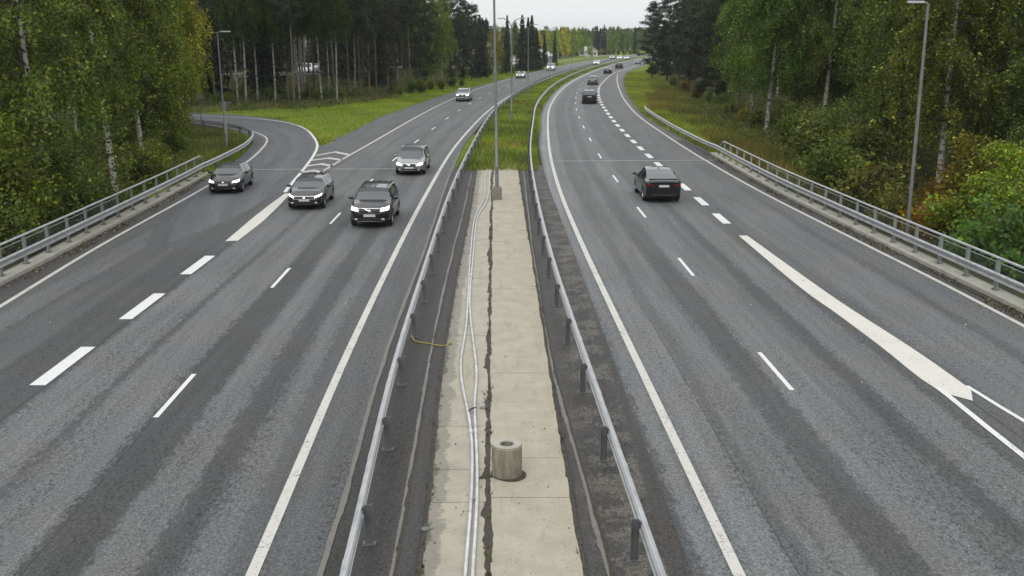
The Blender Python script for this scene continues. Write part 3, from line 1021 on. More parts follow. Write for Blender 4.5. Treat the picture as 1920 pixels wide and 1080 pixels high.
def bridge_rail(label, kerb, sgn, ped, panel_range):
    """kerb: path of the kerb's road side; sgn=+1 means outside lies right of travel"""
    root = tag(empty('bridge_railing'), label, 'railing', 'railings along the bridge edges')
    K = resample(kerb, 1.0)
    pr = [(0, -.3), (0, .13), (.02, .15), (.62, .15), (.62, -.9), (.1, -.9)]
    pr = [(sgn * a, b) for a, b in pr]
    V, Fc = sweep(np.c_[K, np.zeros(len(K))], pr if sgn < 0 else pr[::-1], True)
    link('kerb', mesh('kerb', V, Fc, M['concrete_kerb']), root)
    t = np.gradient(K, axis=0); t /= np.linalg.norm(t, axis=1)[:, None]
    nr = np.stack([t[:, 1], -t[:, 0]], 1) * sgn
    C = K + nr * .36
    B = K + nr * .27
    V, Fc = sweep(np.c_[B, np.full(len(B), .77)], wprof(-sgn), True)
    link('guard_beam', mesh('guard_beam', V, Fc, M['galv'], smooth=True, angle=25), root)
    L = np.r_[0, np.cumsum(np.linalg.norm(np.diff(C, axis=0), axis=1))]
    at_ = lambda s: np.array([np.interp(s, L, C[:, 0]), np.interp(s, L, C[:, 1])])
    # top tube with its bent-down end
    s1 = ped
    q = [(*at_(s), 1.22) for s in np.arange(0, s1 - .6, 1.0)] + [(*at_(s1 - .5), 1.21), (*at_(s1 + .1), 1.08), (*at_(s1 + .75), .74)]
    mb = MB(); mb.tube(q, .045, 10)
    link('top_rail', mb.me('top_rail', M['galv'], True, 50), root)
    mb = MB()
    for d in (-.05, .05):
        mb.box((0, d, .53), (.09, .012, 1.06))
    mb.box((0, 0, 1.05), (.05, .12, .012)); mb.box((0, 0, .01), (.2, .22, .02), 1); mb.box((-.06, 0, .55), (.1, .06, .1), 1)
    for a, b in ((.07, .08), (-.07, .08), (.07, -.08), (-.07, -.08)): mb.box((a, b, .035), (.025, .025, .03), 1)
    pm = mb.me('post', [M['galv_green'], M['galv_dark']])
    # infill panel of wire netting in a frame, 1.8 m
    mb = MB()
    w, h0, h1 = 1.74, .10, .92
    for z in (h0, h1): mb.box((0, 0, z), (.025, w, .03))
    for y in (-w / 2, w / 2): mb.box((0, y, (h0 + h1) / 2), (.025, .03, h1 - h0 - .03))
    fm = mb.me('panel_frame', M['galv_green'])
    V, Fc = [], []
    hh = h1 - h0
    for d in (1, -1):
        for k in np.arange(-w / 2 - hh, w / 2, .075):
            a, b = k, k + hh
            a2, b2 = max(a, -w / 2), min(b, w / 2)
            if b2 <= a2: continue
            za, zb = (h0 + (a2 - a), h0 + (b2 - a)) if d > 0 else (h1 - (a2 - a), h1 - (b2 - a))
            o = len(V); u = .006
            V += [(d * .004, a2 - u, za), (d * .004, a2 + u, za), (d * .004, b2 + u, zb), (d * .004, b2 - u, zb)]
            Fc.append((o, o + 1, o + 2, o + 3))
    nm_ = mesh('netting', V, Fc, M['wire'])
    s = .4
    while s < s1 - .3:
        p, p2 = at_(s), at_(s + 1.0)
        a = math.atan2(p2[1] - p[1], p2[0] - p[0]) - math.pi / 2
        link('post', pm, root, (p[0], p[1], .15), a + (0 if sgn > 0 else math.pi))
        if panel_range[0] <= s <= panel_range[1]:
            f = link('panel_frame', fm, root, (p2[0], p2[1], .15), a)
            n_ = link('netting', nm_, f)
            n_['kind'] = 'stuff'
        s += 2.0
    s += 0
    while s < L[-1]:
        p, p2 = at_(s), at_(min(s + 1.0, L[-1]))
        link('post', PM, root, (p[0] + 0, p[1], .05), math.atan2(p2[1] - p[1], p2[0] - p[0]) - math.pi / 2 if s + .2 < L[-1] else a)
        s += 4.0
    return root


br_l = bridge_rail('steel bridge railing with netting panels on a concrete kerb along the left edge',
                   [(-16.9, 14), (-17.2, 24), (-17.47, 33.5), (-17.74, 41.6), (-18.30, 55.1), (-18.75, 62.5)], -1, 48.2, (0, 31.5))
br_r = bridge_rail('steel bridge railing with netting panels on a concrete kerb along the right edge',
                   [(16.3, 14), (15.95, 24), (15.72, 30.6), (15.2, 40), (14.85, 47), (14.5, 55), (14.4, 64.3), (14.4, 73.5)], 1, 57.2, (0, 43))

# ---------------------------------------------------------------- lamp posts


def lamp_post(label, x, y, h, arms, footing=None, lean=0.0, z=0.0, group='lamp posts along the median', rz=0.0, r0=.095):
    root = tag(empty('lamp_post', (x, y, z), rz), label, 'lamp post', group)
    mb = MB()
    zs = [0, .02, 1.2, 1.22, h * .5, h]
    rs = [r0, r0, r0, r0 * .82, r0 * .7, r0 * .5]
    zf = footing if footing else 0
    mb.tube([(lean * q, 0, q + zf * 0) for q in zs], rs, 12)
    link('pole', mb.me('pole', M['pole'], True, 40), root)
    mb = MB(); mb.box((0, -r0 - .004, .9), (.1, .02, .35))
    link('hatch', mb.me('hatch', M['galv_dark']), root)
    for (dx, dy, up) in arms:
        mb = MB()
        b = (lean * h, 0, h - .05)
        mb.tube([b, (b[0] + dx * .35, b[1] + dy * .35, h + up * .7), (b[0] + dx, b[1] + dy, h + up)], [.045, .04, .035], 8)
        arm = link('arm', mb.me('arm', M['pole'], True, 40), root)
        mb = MB()
        d = Vector((dx, dy, 0)).normalized()
        rot = Matrix.Rotation(math.atan2(d.y, d.x), 3, 'Z')
        mb.box((b[0] + dx + d.x * .3, b[1] + dy + d.y * .3, h + up + .02), (.68, .22, .09), 0, rot)
        mb.box((b[0] + dx + d.x * .34, b[1] + dy + d.y * .34, h + up - .035), (.46, .17, .03), 1, rot)
        link('lamp_head', mb.me('lamp_head', [M['lamp_head'], M['sign_back']]), arm)
    if footing:
        mb = MB()
        mb.box((0, 0, -footing / 2), (.5, .5, footing))
        for a, b in ((.15, .15), (-.15, .15), (.15, -.15), (-.15, -.15)): mb.tube([(a, b, 0), (a, b, .07)], .018, 6, 1)
        link('footing', mb.me('footing', [M['concrete_old'], M['galv_dark']]), root)
    return root


Yarm = [(-.75, .12, .75), (.75, -.12, .75)]
lamp_post('nearest double armed lamp post, standing on a square concrete footing on the median', -.78, 52.4, 11.2, Yarm, footing=.62, lean=-.012, z=.65)
ORD = ['first', 'second', 'third', 'fourth', 'fifth', 'sixth', 'seventh', 'eighth', 'ninth', 'tenth', 'eleventh', 'twelfth', 'thirteenth', 'fourteenth', 'fifteenth', 'sixteenth',
       'seventeenth', 'eighteenth', 'nineteenth', 'twentieth', 'twenty-first', 'twenty-second', 'twenty-third', 'twenty-fourth', 'twenty-fifth', 'twenty-sixth', 'twenty-seventh', 'twenty-eighth', 'twenty-ninth', 'thirtieth',
       'thirty-first', 'thirty-second', 'thirty-third', 'thirty-fourth', 'thirty-fifth', 'thirty-sixth', 'thirty-seventh', 'thirty-eighth', 'thirty-ninth', 'fortieth']
for k, (x, y) in enumerate([(-.05, 102.9), (2.32, 148.7), (7.0, 189), (13.6, 236), (21.5, 283), (30.4, 330), (41.0, 376), (52, 422)]):
    tx = RAIL_R.tan(y)
    lamp_post('double armed lamp post in the median, %s behind the nearest one' % ORD[k], x, y, 9.3, Yarm, rz=-math.atan(tx))
lamp_post('single armed lamp post in the grass inside the slip road bend', -21.97, 78.0, 8.6, [(.35, -.05, .06)], lean=-.012, group='lamp posts beside the road', r0=.085)
lamp_post('lamp post with a short arm behind the right bridge railing', 18.43, 46.3, 12.0, [(-.25, .0, .05)], lean=-.004, z=-2.3, group='lamp posts beside the road', r0=.11)
for px_, py_, lab in ((1054, 114, 'thin lamp post left of the far road, before the tree line'), (1125, 107.5, 'thin lamp post left of the far road, beside dark spruces')):
    p = G(px_, py_)
    lamp_post(lab, p[0], p[1], 9.0, [(.5, -.1, .3)], group='lamp posts beside the road')
# give-way sign seen from behind, and a bare post
sg = tag(empty('road_sign', (-22.6, 80.6, 0)), 'triangular road sign seen from behind, beside the slip road lamp post', 'road sign')
mb = MB(); mb.tube([(0, 0, 0), (0, 0, 3.35)], .035, 8); link('pole', mb.me('pole', M['galv'], True), sg)
tri = [(-.45, .05, 3.3), (.45, .05, 3.3), (0, .05, 2.52)]
V = [(a, b - .02, c_) for a, b, c_ in tri] + [(a, b + .0, c_) for a, b, c_ in tri]
link('plate', mesh('plate', V, [(0, 1, 2), (5, 4, 3), (0, 3, 4, 1), (1, 4, 5, 2), (2, 5, 3, 0)], M['sign_back']), sg)
mb = MB(); mb.box((0, .02, 3.1), (.5, .02, .04)); mb.box((0, .02, 2.8), (.28, .02, .04)); link('bracket', mb.me('bracket', M['galv_dark']), sg)
sp = tag(empty('marker_post', (-28.2, 92.6, -.05)), 'thin grey post with a small plate among the birches at the bend', 'post')
mb = MB(); mb.tube([(0, 0, 0), (0, 0, 3.6)], .045, 8); link('pole', mb.me('pole', M['galv_dark'], True), sp)
mb = MB(); mb.box((0, -.06, 3.2), (.6, .02, .6)); link('plate', mb.me('plate', M['sign_back']), sp)

# ---------------------------------------------------------------- trees


def rot_frames(N, r):
    q = r.normal(size=(N, 4)); q /= np.linalg.norm(q, axis=1)[:, None]
    w, x, y, z = q.T
    a = np.stack([1 - 2 * (y * y + z * z), 2 * (x * y + z * w), 2 * (x * z - y * w)], 1)
    b = np.stack([2 * (x * y - z * w), 1 - 2 * (x * x + z * z), 2 * (y * z + x * w)], 1)
    return a, b


def leaves(C, ln, wd, r, down=0.0):
    """diamond leaves at centres C"""
    N = len(C)
    a, b = rot_frames(N, r)
    if down:
        a = a * (1 - down) + np.array([0, 0, -1.0]) * down
        a /= np.linalg.norm(a, axis=1)[:, None]
        b = np.cross(a, b); b /= np.linalg.norm(b, axis=1)[:, None] + 1e-9
    k_ = r.uniform(.5, 1.5, N)
    ln = (ln * k_)[:, None]; wd = (wd * k_ * r.uniform(.75, 1.2, N))[:, None]
    V = np.empty((N, 4, 3))
    V[:, 0] = C - a * ln / 2; V[:, 1] = C + b * wd / 2; V[:, 2] = C + a * ln / 2; V[:, 3] = C - b * wd / 2
    return V.reshape(-1, 3)


def tints(N, base, var, r, extra=None, frac=0.0, C=None):
    t = np.array(base)[None] * np.exp(r.normal(0, var, (N, 1))) * (1 + r.normal(0, .08, (N, 3)))
    if extra is not None:
        k = r.random(N) < frac
        t[k] = np.array(extra)[None] * np.exp(r.normal(0, var, (k.sum(), 1)))
    if C is not None:      # whole sprays differ a little in tone, for leaf contrast
        q = np.sin(C[:, 0] * 1.9 + C[:, 2] * .8) + np.sin(C[:, 1] * 2.1 - C[:, 2] * 1.3 + 1) + np.sin(C[:, 2] * 2.4 + C[:, 0] * 1.1 + 2)
        t = t * np.exp(.28 * q / 1.7)[:, None]
    return np.clip(t, .002, .6)


def trunk_mesh(name, H, r0, mat, branches, r, bend=.25, top=.06):
    mb = MB()
    n = 12
    ph = r.uniform(0, 6.28, 2)
    axis_ = lambda z: np.array([bend * math.sin(z / H * 3 + ph[0]) - bend * math.sin(ph[0]), bend * math.sin(z / H * 2.4 + ph[1]) - bend * math.sin(ph[1]), z])
    zs = np.r_[-.6, np.linspace(0, H, n)]
    mb.tube([tuple(axis_(z)) for z in zs], [r0 * 1.35] + [max(.02, r0 * (1.12 if z == 0 else 1) * (1 - z / H)**.75 + top * (z / H) * .4) for z in zs[1:]], 9)
    for P_, rb in branches:
        mb.tube([tuple(p) for p in P_], list(np.linspace(rb, .012, len(P_))), 4, cap=False)
    return mb.me(name, mat, True, 60), axis_


def birch(seed, H=18, cb=.22, R=3.1, nb=60, base=(.080, .117, .022), hang=1.0, lpl=46):
    r = np.random.default_rng(seed)
    ph = r.uniform(0, 6.28, 2); bend = .3
    ax = lambda z: np.array([bend * math.sin(z / H * 3 + ph[0]) - bend * math.sin(ph[0]), bend * math.sin(z / H * 2.4 + ph[1]) - bend * math.sin(ph[1]), z])
    br, C = [], []
    for i in range(nb):
        f = (i + r.random()) / nb
        z0 = H * (cb + (0.97 - cb) * f)
        shape = (min(1, .45 + f * 2.0)) * (1 - f**2.2)**.8 + .10
        Lb = R * shape * r.uniform(.6, 1.2)
        az = i * 2.399 + r.normal(0, .5)
        o = np.array([math.cos(az), math.sin(az), 0])
        t = np.linspace(0, 1, 6)
        rise = r.uniform(.55, 1.05)
        P_ = ax(z0)[None] + o[None] * (Lb * t)[:, None] + np.array([0, 0, 1])[None] * (Lb * (rise * t - (.55 + .35 * hang) * t**2))[:, None]
        br.append((P_, .022 + .012 * Lb))
        ns = max(4, int(5 + 7 * shape * 1.6))
        for k in range(ns):
            tt = r.uniform(.2, 1.0)
            q = np.array([np.interp(tt, t, P_[:, d]) for d in range(3)]) + r.normal(0, .28, 3) * [1, 1, .7]
            ls = r.uniform(.5, 2.1) * hang * (.55 + .6 * tt)
            n = int(lpl * (.5 + ls / 2))
            u = r.random(n)
            dr = np.array([o[0] * .12 + r.normal(0, .08), o[1] * .12 + r.normal(0, .08), -1.0])
            C.append(q[None] + dr[None] * (u * ls)[:, None] + r.normal(0, .13, (n, 3)) * [1, 1, .5])
        # leafy spray along the branch itself
        n = int(lpl * 1.2)
        tt = r.uniform(.25, 1.05, n)
        C.append(np.stack([np.interp(tt, t, P_[:, d]) for d in range(3)], 1) + r.normal(0, .22, (n, 3)))
    n = 140
    C.append(ax(H * .97)[None] + r.normal(0, 1, (n, 3)) * [.35, .35, .7])
    C = np.concatenate(C)
    tm, _ = None, None
    mb = MB()
    zs = np.r_[-.8, np.linspace(0, H, 12)]
    r0 = .0095 * H
    mb.tube([tuple(ax(z)) for z in zs], [r0 * 1.3] + [max(.02, r0 * (1 - z / H)**.75) for z in zs[1:]], 9)
    for P_, rb in br: mb.tube([tuple(p) for p in P_], list(np.linspace(rb * .8, .01, len(P_))), 4, 1, cap=False)
    tm = mb.me('birch_trunk', [M['bark_birch'], M['bark_limb']], True, 60)
    V = leaves(C, .145, .095, r, .4)
    cl = quads_mesh('birch_crown', V, M['leaf'], tints(len(C), base, .5, r, (.2, .19, .025), .06, C))
    return tm, cl


def pine(seed, H=20, cb=.5, R=2.6, nb=46, base=(.034, .046, .021), low=0.0):
    r = np.random.default_rng(seed)
    ph = r.uniform(0, 6.28); bend = .22
    ax = lambda z: np.array([bend * math.sin(z / H * 3 + ph) - bend * math.sin(ph), bend * math.cos(z / H * 2 + ph) - bend * math.cos(ph), z])
    br, C = [], []
    for i in range(nb):
        f = (i + r.random()) / nb
        z0 = H * (cb + (.98 - cb) * f)
        shape = (.55 + .45 * min(1, f * 2.5)) * (1 - f**2)**.7 + .14
        Lb = R * shape * r.uniform(.55, 1.2)
        az = i * 2.399 + r.normal(0, .6)
        o = np.array([math.cos(az), math.sin(az), 0])
        t = np.linspace(0, 1, 5)
        P_ = ax(z0)[None] + o[None] * (Lb * t)[:, None] + np.array([0, 0, 1])[None] * (Lb * (r.uniform(-.1, .3) * t + .12 * t**2))[:, None]
        br.append((P_, .03 + .012 * Lb))
        for k in range(int(6 + 7 * shape)):
            tt = r.uniform(.3, 1.05)
            q = np.array([np.interp(tt, t, P_[:, d]) for d in range(3)]) + r.normal(0, .3, 3) * [1, 1, .45]
            n = 22
            C.append(q[None] + r.normal(0, .2, (n, 3)) * [1, 1, .6])
    for i in range(int(6 + 10 * low)):        # dead stubs and low boughs
        z0 = H * r.uniform(.4 * cb, cb)
        az = r.uniform(0, 6.28); o = np.array([math.cos(az), math.sin(az), -.15])
        Lb = r.uniform(.5, 1.6)
        P_ = ax(z0)[None] + o[None] * (Lb * np.linspace(0, 1, 3))[:, None]
        br.append((P_, .03))
        if low:
            for k in range(9): C.append(P_[-1][None] * (k / 9) + P_[0][None] * (1 - k / 9) + r.normal(0, .25, (16, 3)) * [1, 1, .4])
    C.append(ax(H * .98)[None] + r.normal(0, 1, (120, 3)) * [.3, .3, .5])
    C = np.concatenate(C)
    mb = MB()
    zs = np.r_[-.8, np.linspace(0, H, 12)]
    r0 = .0088 * H
    mb.tube([tuple(ax(z)) for z in zs], [r0 * 1.3] + [max(.03, r0 * (1 - z / H)**.6) for z in zs[1:]], 9)
    for P_, rb in br: mb.tube([tuple(p) for p in P_], list(np.linspace(rb, .012, len(P_))), 4, cap=False)
    V = leaves(C, .34, .075, r)
    return mb.me('pine_trunk', M['bark_pine'], True, 60), quads_mesh('pine_crown', V, M['needle'], tints(len(C), base, .4, r, C=C))


def spruce(seed, H=14, R=2.2, base=(.027, .040, .021), cb=.06):
    r = np.random.default_rng(seed)
    br, C = [], []
    nb = 110
    for i in range(nb):
        f = (i + r.random()) / nb
        z0 = H * (cb + (.985 - cb) * f)
        Lb = R * (1 - f)**.85 * r.uniform(.75, 1.15) + .12
        az = i * 2.399 + r.normal(0, .3)
        o = np.array([math.cos(az), math.sin(az), 0])
        t = np.linspace(0, 1, 5)
        P_ = np.array([0, 0, z0])[None] + o[None] * (Lb * t)[:, None] + np.array([0, 0, 1])[None] * (Lb * (-.45 * t + .25 * t**2))[:, None]
        br.append((P_, .02 + .008 * Lb))
        n = int(35 + 75 * Lb)
        tt = r.uniform(.05, 1.05, n)
        q = np.stack([np.interp(tt, t, P_[:, d]) for d in range(3)], 1)
        side = np.array([-o[1], o[0], 0])
        q += side[None] * (r.normal(0, .22, n) * (.4 + Lb * .35))[:, None] + np.array([0, 0, -1.0])[None] * (np.abs(r.normal(0, .22, n)))[:, None]
        C.append(q)
    C = np.concatenate(C)
    mb = MB()
    mb.tube([(0, 0, -.6), (0, 0, 0), (0, 0, H * .5), (0, 0, H)], [.0125 * H, .011 * H, .006 * H, .012], 8)
    for P_, rb in br: mb.tube([tuple(p) for p in P_], list(np.linspace(rb, .01, len(P_))), 3, cap=False)
    V = leaves(C, .32, .1, r, .3)
    return mb.me('spruce_trunk', M['bark_spruce'], True, 60), quads_mesh('spruce_crown', V, M['needle'], tints(len(C), base, .4, r, C=C))


def shrub(seed, H=2.6, R=1.6, n=5200, base=(.09, .12, .023), ls=.14):
    r = np.random.default_rng(seed)
    mb = MB(); C = []
    ns = 13
    for i in range(ns):
        az = r.uniform(0, 6.28); k = r.uniform(.15, 1)
        tip = np.array([math.cos(az) * R * k * .8, math.sin(az) * R * k * .8, H * (1.02 - .45 * k * k) * r.uniform(.75, 1.05)])
        t = np.linspace(0, 1, 5)
        P_ = tip[None] * np.stack([t**1.3, t**1.3, t], 1)
        mb.tube([tuple(p) for p in P_], list(np.linspace(.028, .008, 5)), 5, cap=False)
        for b in range(9):
            tt = r.uniform(.2, 1.05)
            q = np.array([np.interp(tt, t, P_[:, d]) for d in range(3)]) + r.normal(0, .2, 3)
            m = n // (ns * 9)
            C.append(q[None] + r.normal(0, 1, (m, 3)) * np.array([.26, .26, .17]) * (R / 1.6))
    C = np.concatenate(C)
    C[:, 2] = np.maximum(C[:, 2], .04)
    V = leaves(C, ls, ls * .62, r)
    return mb.me('shrub_stems', M['bark_spruce'], True, 60), quads_mesh('shrub_foliage', V, M['leaf'], tints(len(C), base, .45, r, (.12, .10, .02), .07, C))


PROTO = {
    'birch': [birch(21, 18, .20, 3.2), birch(22, 19, .26, 3.0, hang=1.2), birch(23, 17, .16, 3.5, hang=.85), birch(24, 20, .30, 3.3), birch(25, 16, .12, 3.0, hang=1.1)],
    'birch_high': [birch(31, 19, .52, 2.6, nb=44), birch(32, 18, .48, 2.4, nb=44)],
    'pine': [pine(41, 20, .5), pine(42, 21, .56, 2.4), pine(43, 19, .42, 2.8, low=.6), pine(44, 20, .46, 2.7)],
    'pine_low': [pine(51, 17, .16, 3.3, nb=74, low=1), pine(52, 16, .2, 3.6, nb=74, low=1)],
    'spruce': [spruce(61), spruce(62, 15, 1.9), spruce(63, 13, 2.5)],
    'tall_shrub': [shrub(81, 5.5, 2.3, 26000, ls=.145), shrub(82, 5.2, 2.5, 26000, ls=.15), shrub(83, 6.0, 2.2, 26000, ls=.14)],
    'shrub': [shrub(71), shrub(72, 2.2, 1.8), shrub(73, 3.2, 1.7), shrub(74, 2.8, 2.0, 6200, ls=.17)],
}
PH = {'birch': [18, 19, 17, 20, 16], 'birch_high': [19, 18], 'pine': [20, 21, 19, 20], 'pine_low': [17, 16], 'spruce': [14, 15, 13], 'shrub': [2.6, 2.2, 3.2, 2.8], 'tall_shrub': [5.5, 5.2, 6.0]}
NAME = {'birch': 'birch_tree', 'birch_high': 'birch_tree', 'pine': 'pine_tree', 'pine_low': 'pine_tree', 'spruce': 'spruce_tree', 'shrub': 'shrub', 'tall_shrub': 'shrub'}
CAT = {'birch': 'birch', 'birch_high': 'birch', 'pine': 'pine', 'pine_low': 'pine', 'spruce': 'spruce', 'shrub': 'shrub', 'tall_shrub': 'shrub'}
treer = random.Random(5)


def plant(kind, x, y, h, label, group, tint=(1, 1, 1), z=None, idx=None, wide=1.0, dim=None):
    i = treer.randrange(len(PROTO[kind])) if idx is None else idx % len(PROTO[kind])
    tm, cm = PROTO[kind][i]
    s = h / PH[kind][i]
    root = empty(NAME[kind], (x, y, float(terrain_z(x, y)) if z is None else z), treer.uniform(0, 6.28))
    root.scale = (s * wide, s * wide, s)
    tag(root, label, CAT[kind], group)
    tk = link('stems' if 'shrub' in kind else 'trunk', tm, root)
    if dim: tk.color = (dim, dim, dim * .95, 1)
    c = link('foliage' if 'shrub' in kind else 'crown', cm, root)
    j = [treer.uniform(.82, 1.15)] * 3
    c.color = (tint[0] * j[0] * treer.uniform(.92, 1.08), tint[1] * j[1], tint[2] * j[2], 1)
    return root


def fill(n, region, mind, seed, existing):
    r = random.Random(seed)
    out = []
    tries = 0
    while len(out) < n and tries < n * 60:
        tries += 1
        x, y = region(r)
        if all((x - a)**2 + (y - b)**2 > mind**2 for a, b in out + existing):
            out.append((x, y))
    return out


OLIVE, YEL, DGREEN, LGREEN, RUST = (1, 1, 1), (2.3, 1.6, .7), (.62, .85, .85), (1.0, 1.12, .95), (1.9, .72, .5)
GL = 'birches in the stand left of the slip road'
# near-left birches, one by one
near_left = [
    (90, 46, 17, 'dark trunked birch behind the near end of the left railing', 'birch', OLIVE, 2),
    (218, 56.5, 19, 'tall birch with a bright white lower trunk just behind the left railing', 'birch', OLIVE, 3),
    (268, 70, 18, 'left stem of a pair of white trunked birches inside the bend', 'birch', (1.15, 1.1, .9), 1),
    (283, 73, 17, 'right stem of a pair of white trunked birches inside the bend', 'birch', (1.3, 1.15, .85), 4),
    (-60, 52, 18, 'birch cut by the left frame edge behind the railing', 'birch', OLIVE, 0),
    (10, 58, 19, 'leafy birch at the left frame edge above the bushes', 'birch', DGREEN, 1),
    (150, 66, 19, 'dense dark green birch between two white trunks on the left', 'birch', DGREEN, 0),
    (60, 72, 20, 'tall olive birch behind the dark trunked one on the left', 'birch', OLIVE, 3),
    (225, 82, 19, 'birch with yellowing crown behind the bright white trunk', 'birch', (1.3, 1.15, .85), 2),
    (318, 86, 17.5, 'birch with yellow-green crown nearest the slip road bend', 'birch', (2.0, 1.5, .75), 4),
    (345, 93, 18.5, 'yellowing birch hanging over the slip road where it bends away', 'birch', YEL, 1),
    (300, 97, 19, 'golden topped birch left of the bend behind the white pair', 'birch', YEL, 0),
]
used = []
for px_, Y_, h, lab, kd, tn, ix in near_left:
    x = PX(px_, Y_); used.append((x, Y_))
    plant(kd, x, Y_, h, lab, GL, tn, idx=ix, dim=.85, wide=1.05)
for k, (px_, Y_) in enumerate([(-30, 85), (100, 90), (170, 98), (255, 110), (40, 105), (130, 118), (-10, 125), (200, 128), (310, 124), (345, 135), (85, 140), (275, 145)]):
    x = PX(px_, Y_); used.append((x, Y_))
    plant('birch' if k % 3 else 'spruce', x, Y_, 19 if k % 3 else 17, 'dark tree in the back rows of the left birch stand' if k % 3 else 'dark spruce in the back rows of the left birch stand', 'trees in the back of the left stand', DGREEN)

# pine stand behind the left verge
front = []
for px_, Y_, kd in [(404, 131, 'pine'), (437, 133, 'pine'), (447, 128, 'birch_high'), (462, 127, 'birch_high'), (484, 131, 'birch_high'), (517, 130, 'birch_high'), (541, 132, 'pine'),
                    (552, 128, 'pine'), (562, 134, 'birch_high'), (581, 136, 'pine'), (604, 133, 'birch_high'), (618, 138, 'birch_high'), (632, 133, 'birch_high'), (655, 140, 'pine'), (676, 143, 'pine'), (694, 139, 'pine'),
                    (706, 146, 'pine'), (728, 149, 'pine'), (745, 155, 'pine'), (770, 158, 'pine'), (790, 165, 'pine_low'), (812, 172, 'birch'), (828, 182, 'birch'), (845, 190, 'pine_low'), (868, 196, 'pine_low'),
                    (884, 205, 'pine_low'), (900, 214, 'spruce')]:
    front.append((PX(px_, Y_), Y_, kd, px_))
HF = {'birch_high': 18, 'pine': 20}
for k, (x, Y_, kd, px_) in enumerate(front):
    h = HF.get(kd, 15.5)
    if px_ >= 790: h = {790: 19, 812: 18, 828: 17.5, 845: 17, 868: 15.5, 884: 14.5, 900: 13}[px_]
    nm = {'birch_high': 'speckled pale birch trunk', 'pine': 'tall bare trunked pine', 'pine_low': 'dense dark pine', 'birch': 'yellow-green birch', 'spruce': 'pointed dark spruce'}[kd]
    plant(kd, x, Y_, h, '%s, %s tree from the left along the edge of the left verge' % (nm, ORD[k]), 'trees edging the left verge',
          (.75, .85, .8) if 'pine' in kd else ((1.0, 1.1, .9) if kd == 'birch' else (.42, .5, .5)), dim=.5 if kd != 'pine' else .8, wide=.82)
    used.append((x, Y_))


def reg_left(r):
    y = r.uniform(138, 290)
    return float(FOREST_L(y)) - r.uniform(4, 62), y


def okleft(x, y):
    q = to_px(x, y); yy = y * .0 + 1
    return 345 < q < 920


cand = [p for p in fill(150, reg_left, 4.6, 3, used) if okleft(*p) and not (168 < p[1] + (p[0] + 60) * -.55 < 190 and p[0] < -35)]
for x, y in cand:
    kd = treer.choice(['pine', 'pine', 'pine', 'birch_high', 'spruce'])
    h = 19 if x < -22 else 15.5
    if to_px(x, y) > 800: h = 14.0 * (.85 + .1 * treer.random())
    plant(kd, x, y, h, {'pine': 'dark pine deep inside the left roadside stand', 'birch_high': 'thin pale birch deep inside the left roadside stand', 'spruce': 'dark spruce deep inside the left roadside stand'}[kd],
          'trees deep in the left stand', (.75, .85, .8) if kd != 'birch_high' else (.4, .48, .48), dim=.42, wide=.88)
    used.append((x, y))

# spruces and birches before the far bend
mid = [(926, 236, 11.5, 'birch', YEL, 'small golden birch behind the nearest median lamp post'), (945, 250, 11, 'birch', (1.2, 1.2, .9), 'green birch between the golden birch and the spruces'),
       (951, 243, 13.5, 'spruce', (1, 1, 1), 'tall slim spruce spire behind the second median lamp post'), (905, 225, 12.5, 'spruce', (1, 1, 1), 'dark spruce left of the golden birch'),
       (979, 262, 14.0, 'spruce', (1, 1, 1), 'dark spruce with the tallest tip in the roadside clump'), (990, 258, 13.3, 'spruce', (1, 1, 1), 'dark spruce in the middle of the roadside clump'),
       (997, 266, 14.0, 'spruce', (1, 1, 1), 'dark spruce right of the tallest in the roadside clump'), (1006, 272, 10.8, 'spruce', (1, 1, 1), 'shorter dark spruce closing the clump on the right'),
       (1021, 300, 9.5, 'spruce', (1, 1, 1), 'small pointed spruce standing alone before the far birches'), (1040, 305, 10.5, 'spruce', (1, 1, 1), 'second lone pointed spruce before the far birches'),
       (968, 300, 13, 'birch', (1.0, 1.1, .9), 'green birch showing between the roadside spruces')]
for px_, Y_, h, kd, tn, lab in mid:
    plant(kd, PX(px_, Y_), Y_, h, lab, 'trees before the far bend', tn, wide=.72 if kd == 'spruce' and px_ in (951, 1021, 1040) else .9)
fx = [(1012, 400, 15.5, YEL, 'birch'), (1024, 430, 16.5, YEL, 'birch'), (1036, 420, 15, (1.3, 1.25, .8), 'birch'), (1047, 450, 16.5, (1.2, 1.25, .8), 'birch'), (1058, 440, 18, YEL, 'birch'), (1064, 470, 18.5, (2.0, 1.4, .7), 'birch'),
      (1076, 455, 17, (1.4, 1.25, .8), 'birch'), (1086, 480, 18, (1.2, 1.2, .85), 'birch'), (1096, 490, 17.5, LGREEN, 'birch'), (1107, 440, 12, LGREEN, 'birch'), (1092, 446, 11, OLIVE, 'birch'), (1119, 510, 19.5, (1, 1, 1), 'spruce'), (1125, 500, 18, (1, 1, 1), 'spruce'),
      (1132, 520, 20.5, (1, 1, 1), 'spruce'), (1141, 530, 18, OLIVE, 'birch'), (1150, 520, 17.5, LGREEN, 'birch'), (1160, 540, 18.5, OLIVE, 'birch'), (1171, 540, 18, DGREEN, 'birch'), (1181, 550, 18.5, OLIVE, 'birch'), (1190, 540, 17, (1, 1, 1), 'spruce'),
      (1200, 560, 19, DGREEN, 'birch'), (1212, 560, 19, DGREEN, 'birch'), (1226, 560, 20, DGREEN, 'birch')]
